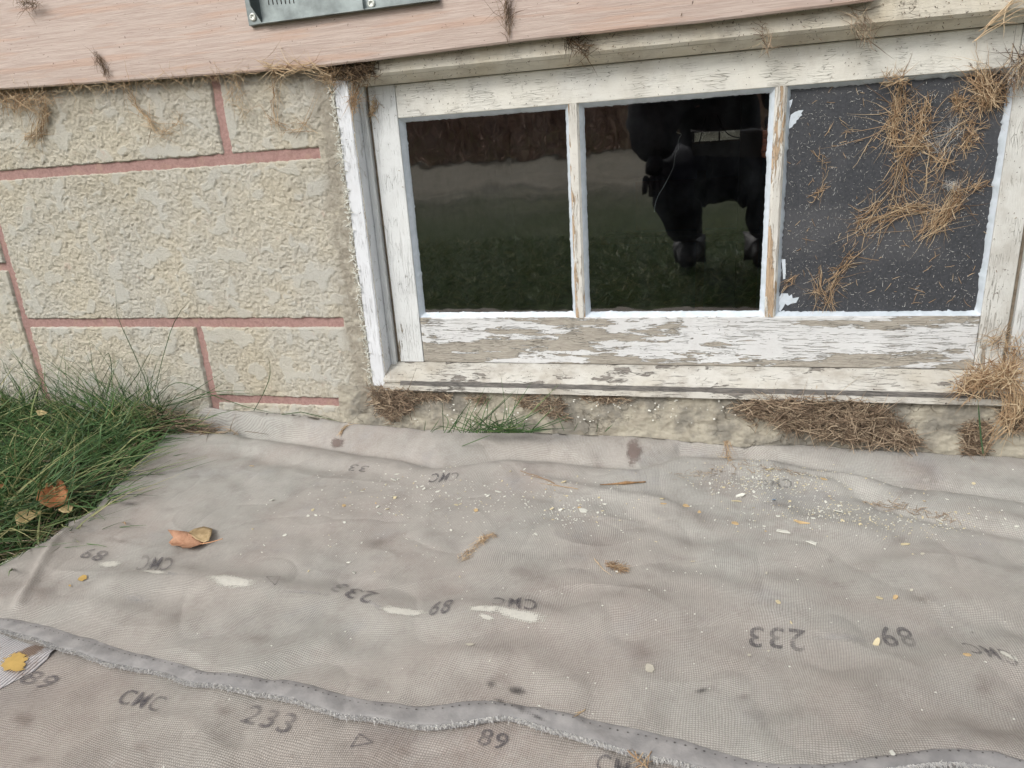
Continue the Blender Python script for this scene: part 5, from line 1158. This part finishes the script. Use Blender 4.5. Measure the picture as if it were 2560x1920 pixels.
crumbs('tan_crumbs', 'tan dirt grains along the crease at the right of the cloth', [(1930, 1185, 110, 22, 60), (2100, 1275, 120, 26, 40), (2300, 1300, 120, 16, 30), (1400, 1240, 300, 50, 20)], 520, 'chipc')
# ledge flakes
V = []; Fc = []
for _ in range(170):
    px, py = random.uniform(1000, 2250), random.uniform(998, 1060); p = ledge_pt(px, py); s = random.uniform(.0005, .0022); i = len(V)
    for q_ in range(4): a_ = 6.2832 * q_ / 4 + random.random() * 1.3; V.append((p[0] + s * math.cos(a_), p[1] - .0015 + .3 * s * math.sin(a_), p[2] + .002 + s * .6 * math.sin(a_)))
    Fc.append((i, i + 1, i + 2, i + 3))
tag(mesh('ledge_flakes', V, Fc, M['chipw'], None), 'fine white paint flakes lying on the cement ledge', 'crumbs', None, 'stuff')
# stalks, twigs and small tufts on the cloth
def clothtuft(name, label, line, n_, L, spread, r=.0004, mat='straw', jitter=.6, lift=.004, tint=(.2, 1), cat='dry grass'):
    P = np.array([onc(a, b) for a, b in line]); s = np.concatenate([[0], np.cumsum(np.linalg.norm(np.diff(P, axis=0), axis=1))]); t = rng.uniform(0, s[-1], n_)
    c = np.stack([np.interp(t, s, P[:, k]) for k in range(3)], -1); j = np.clip(np.searchsorted(s, t) - 1, 0, len(P) - 2); tv = unit(P[j + 1] - P[j])
    c[:, :2] += rng.normal(0, spread, (n_, 2)); d = unit(tv * rng.choice([-1, 1], n_)[:, None] + rng.normal(0, jitter, (n_, 3)) * [1, 1, .15]); LL = rng.uniform(.4, 1.1, n_) * L; c -= d * LL[:, None] * .5
    Pp = curve_strands(c, d, LL, rng.normal(0, .25, (n_, 3)) * [1, 1, .2], 6, .02); hz = H(Pp[..., 0], Pp[..., 1]) + .0008 + rng.uniform(0, lift, n_)[:, None]; Pp[..., 2] = hz
    V, Fc, tt = strands(Pp, rng.uniform(.6, 1.2, n_) * r, rng.uniform(*tint, n_)); return tag(mesh(name, V, Fc, M[mat], None, {'tint': tt}, loc=P.mean(0)), label, cat)
c5 = lambda l: [(800 + x * .4069, 1245 + y * .4069) for x, y in l]
clothtuft('straw_tuft', 'dry grass tuft pointing up right in the middle of the cloth', c5([(880, 380), (960, 300), (1010, 260), (1080, 230)]), 80, .020, .0030, .00028, jitter=1.2)
clothtuft('straw_tuft', 'brown compact grass knot right of the middle of the cloth', c5([(1780, 420), (1820, 430), (1870, 450)]), 80, .015, .0026, .0003, jitter=1.1, tint=(0, .8))
clothtuft('straw_stalk', 'thin pale stalk curving into the brown knot', c5([(1690, 385), (1720, 425), (1770, 445)]), 2, .03, .0003, jitter=.05, lift=.001, tint=(.8, 1))
clothtuft('straw_stalk', 'long pale stalk lying along the crease above centre', q3([(1300, 1320), (1400, 1355), (1500, 1390), (1580, 1420)]), 3, .07, .0004, .0005, jitter=.04, lift=.002)
clothtuft('straw_tuft', 'dry grass strand hanging over the cloth edge in the upper right', z2([(370, 1050), (380, 1120), (385, 1180), (400, 1235)]), 40, .03, .002, jitter=.25)
clothtuft('straw_stalk', 'small bent husk on the cloth edge left of the green tuft', q3([(180, 1010), (150, 1040), (120, 1085)]), 14, .02, .0014, .0006, jitter=.25, tint=(.5, 1))
clothtuft('straw_stalk', 'short splinter on the hem right of the black stains', c5([(1580, 1340), (1620, 1310)]), 2, .02, .0004, .0006, jitter=.05)
clothtuft('straw_tuft', 'crossed straws at the bottom edge of the lower cloth', c5([(1940, 1600), (1970, 1650), (2005, 1605)]), 8, .02, .001, .0006, jitter=.4)
clothtuft('straw_stalk', 'tiny brown splinter at the left of the cloth', c4([(760, 150), (790, 185)]), 3, .014, .0004, .0007, jitter=.05, tint=(0, .6))
clothtuft('straw_tuft', 'row of fine brown litter along the right crease', z2([(1210, 1490), (1300, 1510), (1420, 1530), (1600, 1560), (1780, 1600)]), 90, .012, .003, .0003, jitter=.8, mat='straw_d')
clothtuft('straw_tuft', 'litter of fine grass across the top of the crumb crease', z2([(60, 1330), (300, 1310), (500, 1270), (700, 1290), (850, 1330)]), 130, .01, .005, .0003, jitter=.9, mat='straw_d')
q_ = [onc(a, b) + np.array([0, 0, .0022]) for a, b in q3([(1720, 1390), (1800, 1385), (1880, 1378), (1930, 1376), (2000, 1372)])]
V, Fc = tube('t', q_, [.0006, .0009, .0012, .0026, .0016, .0010, .0009], None)
o = mesh('twig', V, Fc, M['bark'], None, smooth=True, loc=q_[0]); tag(o, 'small twig with an orange bud lying above centre on the cloth', 'twig')

# ================================================================== REFLECTED SURROUNDINGS
# rough short grass behind the photographer
n_ = 40000; y = -1.0 - rng.exponential(1.6, n_) ; x = rng.uniform(-1, 1, n_) * (1.2 + -y * .7) - .4
k = (y > -2.6) & ~((y > -1.0) & (x > -.7)); x, y = x[k], y[k]; m_ = len(x)
V, Fc, t = blades(x, y, rng.uniform(.015, .045, m_), rng.uniform(.3, 1.8, m_), rng.uniform(.0004, .0009, m_) * (1 + -y * .2), np.clip(rng.normal(.45, .2, m_) + (-y) * .05, 0, 1), GH, 4, .5)
o = mesh('yard_grass', V, Fc, M['grass'], None, {'tint': t}); tag(o, 'rough yard grass behind the photographer, mirrored in the panes', 'grass', None, 'stuff')
# far brush line
n_ = 46000; x = rng.uniform(-46, 30, n_); hb = 6.5 + 2.0 * noise(x * .12, x * 0, 7); y = -34 - rng.uniform(0, 9, n_); z = rng.uniform(0, 1, n_) ** 1.1 * hb
d = unit(rng.normal(0, 1, (n_, 3)) * [.8, .6, 1.5]); L = rng.uniform(.5, 1.6, n_)
V, Fc, t = strands(curve_strands(np.stack([x, y, z], -1), d, L, rng.normal(0, .3, (n_, 3)), 3), rng.uniform(.012, .04, n_), np.clip(rng.normal(.35, .25, n_) + .35 * (z < 1.1), 0, 1))
o = mesh('brush_line', V, Fc, M['brush'], None, {'tint': t}); tag(o, 'bare brown brush and trees at the far side of the yard, mirrored in the panes', 'brush', None, 'stuff')

hx = np.linspace(-120, 90, 60); hy = np.linspace(-110, -42, 12); X, Y = np.meshgrid(hx, hy, indexing='ij')
hz = (-42 - Y) * .22 + 1.5 * noise(X * .08, Y * .08, 77)
ho = mesh('hill', np.stack([X, Y, hz - .6], -1).reshape(-1, 3), grid(60, 12), M['hill'], smooth=True); tag(ho, kind='structure')

# photographer, crouched behind the phone ---------------------------------
def skin(name, verts, edges, radii, mat, parent=None, sub=2, loc=None):
    me = bpy.data.meshes.new(name); me.from_pydata(verts, edges, []); o = bpy.data.objects.new(name, me); COL.objects.link(o)
    m_ = o.modifiers.new('s', 'SKIN'); sv = me.skin_vertices[0].data
    for i, r in enumerate(radii): sv[i].radius = (r, r) if not hasattr(r, '__len__') else r; sv[i].use_root = (i == 0)
    m2_ = o.modifiers.new('d', 'SUBSURF'); m2_.levels = m2_.render_levels = sub
    bpy.context.view_layer.update(); dg = bpy.context.evaluated_depsgraph_get(); nm = bpy.data.meshes.new_from_object(o.evaluated_get(dg)); bpy.data.objects.remove(o)
    V = [tuple(v_.co) for v_ in nm.vertices]; Fc = [tuple(p.vertices) for p in nm.polygons]; return mesh(name, V, Fc, mat, parent, smooth=True)
cloth_d = m_simple('dark_jacket', srgb(34, 33, 38), .85, .25, 30, .002); jean = m_simple('dark_jeans', srgb(30, 32, 44), .9, .2, 60, .001); skinm = m_simple('skin', srgb(186, 132, 112), .55, .06, 40, .0002); bootm = m_simple('dark_boot', srgb(24, 22, 22), .6, .2)
person = empty('person', (.02, -1.6, 0), 'person crouching in dark jacket and jeans holding up a phone, mirrored in the middle pane', 'person')
# continuous body: pelvis root, spine, neck, head, arms to the wrists, legs to the ankles
bv = [(.05, -1.66, .36), (.04, -1.64, .47), (.02, -1.58, .60), (.01, -1.52, .72), (.01, -1.46, .80), (.01, -1.42, .88), (.01, -1.40, .97),
      (-.15, -1.50, .70), (-.175, -1.37, .55), (-.165, -1.30, .40), (.18, -1.53, .70), (.25, -1.36, .52), (.18, -1.13, .46),
      (-.05, -1.62, .34), (-.125, -1.30, .335), (-.065, -1.58, .13), (.15, -1.62, .34), (.21, -1.32, .38), (.185, -1.58, .13)]
be = [(0, 1), (1, 2), (2, 3), (3, 4), (4, 5), (5, 6), (3, 7), (7, 8), (8, 9), (3, 10), (10, 11), (11, 12), (0, 13), (13, 14), (14, 15), (0, 16), (16, 17), (17, 18)]
brd = [.115, .12, .13, .105, .055, .085, .08, .068, .05, .026, .07, .054, .026, .085, .062, .04, .085, .062, .04]
body = skin('body', bv, be, brd, skinm, person)
js = [(.05, -1.66, .40), (.04, -1.64, .48), (.02, -1.58, .60), (.01, -1.52, .71), (-.15, -1.50, .70), (-.175, -1.37, .545), (-.165, -1.298, .385), (.18, -1.53, .70), (.25, -1.36, .52), (.185, -1.16, .462)]
skin('jacket', js, [(0, 1), (1, 2), (2, 3), (3, 4), (4, 5), (5, 6), (3, 7), (7, 8), (8, 9)], [.145, .15, .165, .14, .115, .098, .062, .09, .072, .038], cloth_d, person)
skin('trousers', [(.05, -1.66, .35), (-.05, -1.62, .34), (-.125, -1.295, .335), (-.065, -1.585, .115), (.15, -1.62, .34), (.21, -1.315, .38), (.185, -1.585, .115)], [(0, 1), (1, 2), (2, 3), (0, 4), (4, 5), (5, 6)], [.125, .10, .082, .068, .10, .082, .068], jean, person)
for sx in (-.06, .185):
    skin('boot', [(sx, -1.59, .095), (sx, -1.54, .06), (sx - .005, -1.45, .035), (sx, -1.62, .075)], [(0, 1), (1, 2), (0, 3)], [.058, .045, .034, .040], bootm, person)
skin('hair', [(.01, -1.45, .93), (.01, -1.42, 1.0), (.01, -1.38, 1.04)], [(0, 1), (1, 2)], [.10, .095, .06], m_simple('dark_hair', srgb(40, 30, 24), .7), person)
b = MB(); 
for ex in (-.03, .03): b.box(ex - .008, ex + .008, -1.325, -1.315, .95, .958)
b.box(-.02, .02, -1.325, -1.313, .895, .902); b.box(-.009, .009, -1.33, -1.305, .91, .94); b.build('face', m_simple('face_features', srgb(120, 72, 62), .6), person, bevel=.002)
# phone in landscape just behind the lens, tilted like the view
ph = empty('phone', CAM - RW[:, 2] * .008, 'dark smartphone held in landscape by the crouching person', 'phone')
def CP_(x, y, z): return CAM + RW @ np.array([x, y, -z])   # x right, y down, z behind lens
def cbox(name, x0, x1, y0, y1, z0, z1, mat, parent):
    V = [CP_(x, y, z) for x in (x0, x1) for y in (y0, y1) for z in (z0, z1)]
    m_ = MB(); m_.add(V, [(0, 1, 3, 2), (4, 6, 7, 5), (0, 4, 5, 1), (2, 3, 7, 6), (0, 2, 6, 4), (1, 5, 7, 3)]); return m_.build(name, mat, parent, bevel=.002)
cbox('case', -.050, .140, -.016, .060, .006, .0145, m_simple('phone_case', srgb(24, 24, 27), .35, .1), ph)
cbox('screen', -.046, .136, -.012, .056, .0146, .0150, m_simple('phone_screen', srgb(12, 13, 16), .12, .1), ph)
# hands closed on the ends of the phone
def hand2():
    # left hand hanging over the knee, fingers curled down
    skin('hand', [(-.165, -1.30, .40), (-.168, -1.275, .375), (-.170, -1.255, .352)], [(0, 1), (1, 2)], [.026, .030, .030], gl_, person)
    for k in range(4):
        x_ = -.190 + k * .018; L = (.85, 1, 1.05, .9)[k]
        skin('finger', [(x_, -1.245, .350), (x_, -1.225, .350 - .028 * L), (x_, -1.228, .350 - .050 * L), (x_, -1.240, .350 - .064 * L)], [(0, 1), (1, 2), (2, 3)], [.0105, .0095, .0085, .007], gl_, person, 1)
    skin('thumb', [(-.138, -1.26, .365), (-.120, -1.245, .350), (-.115, -1.238, .328)], [(0, 1), (1, 2)], [.0125, .011, .0085], gl_, person, 1)
gl_ = m_simple('dark_glove', srgb(30, 30, 36), .8)
def hand(wrist, palm, side):
    p = np.array(palm); wv = np.array(wrist); ax = RW[:, 0] * side; dn = RW[:, 1]; bk = RW[:, 2]
    mid = p - ax * .0
    skin('hand', [tuple(wv), tuple((wv + p) / 2), tuple(p)], [(0, 1), (1, 2)], [.026, .028, .030], skinm, person)
    for k in range(4):
        o_ = -.028 + k * .019; L = (.9, 1.05, 1, .8)[k]
        a0 = p + dn * o_ + bk * .012; a1 = a0 - ax * .026 * L + bk * .010; a2 = a1 - ax * .018 * L + bk * .001; a3 = a2 - ax * .010 * L - bk * .004
        skin('finger', [tuple(a0), tuple(a1), tuple(a2), tuple(a3)], [(0, 1), (1, 2), (2, 3)], [.0105, .009, .0082, .0068], skinm, person, 1)
    t0 = p + dn * .026 - bk * .012; t1 = t0 - ax * .02 - bk * .010; t2 = t1 - ax * .024 + dn * -.004
    skin('thumb', [tuple(t0), tuple(t1), tuple(t2)], [(0, 1), (1, 2)], [.0125, .011, .0085], skinm, person, 1)
hand2()
hand((.18, -1.13, .46), CP_(.172, .024, .040), 1)
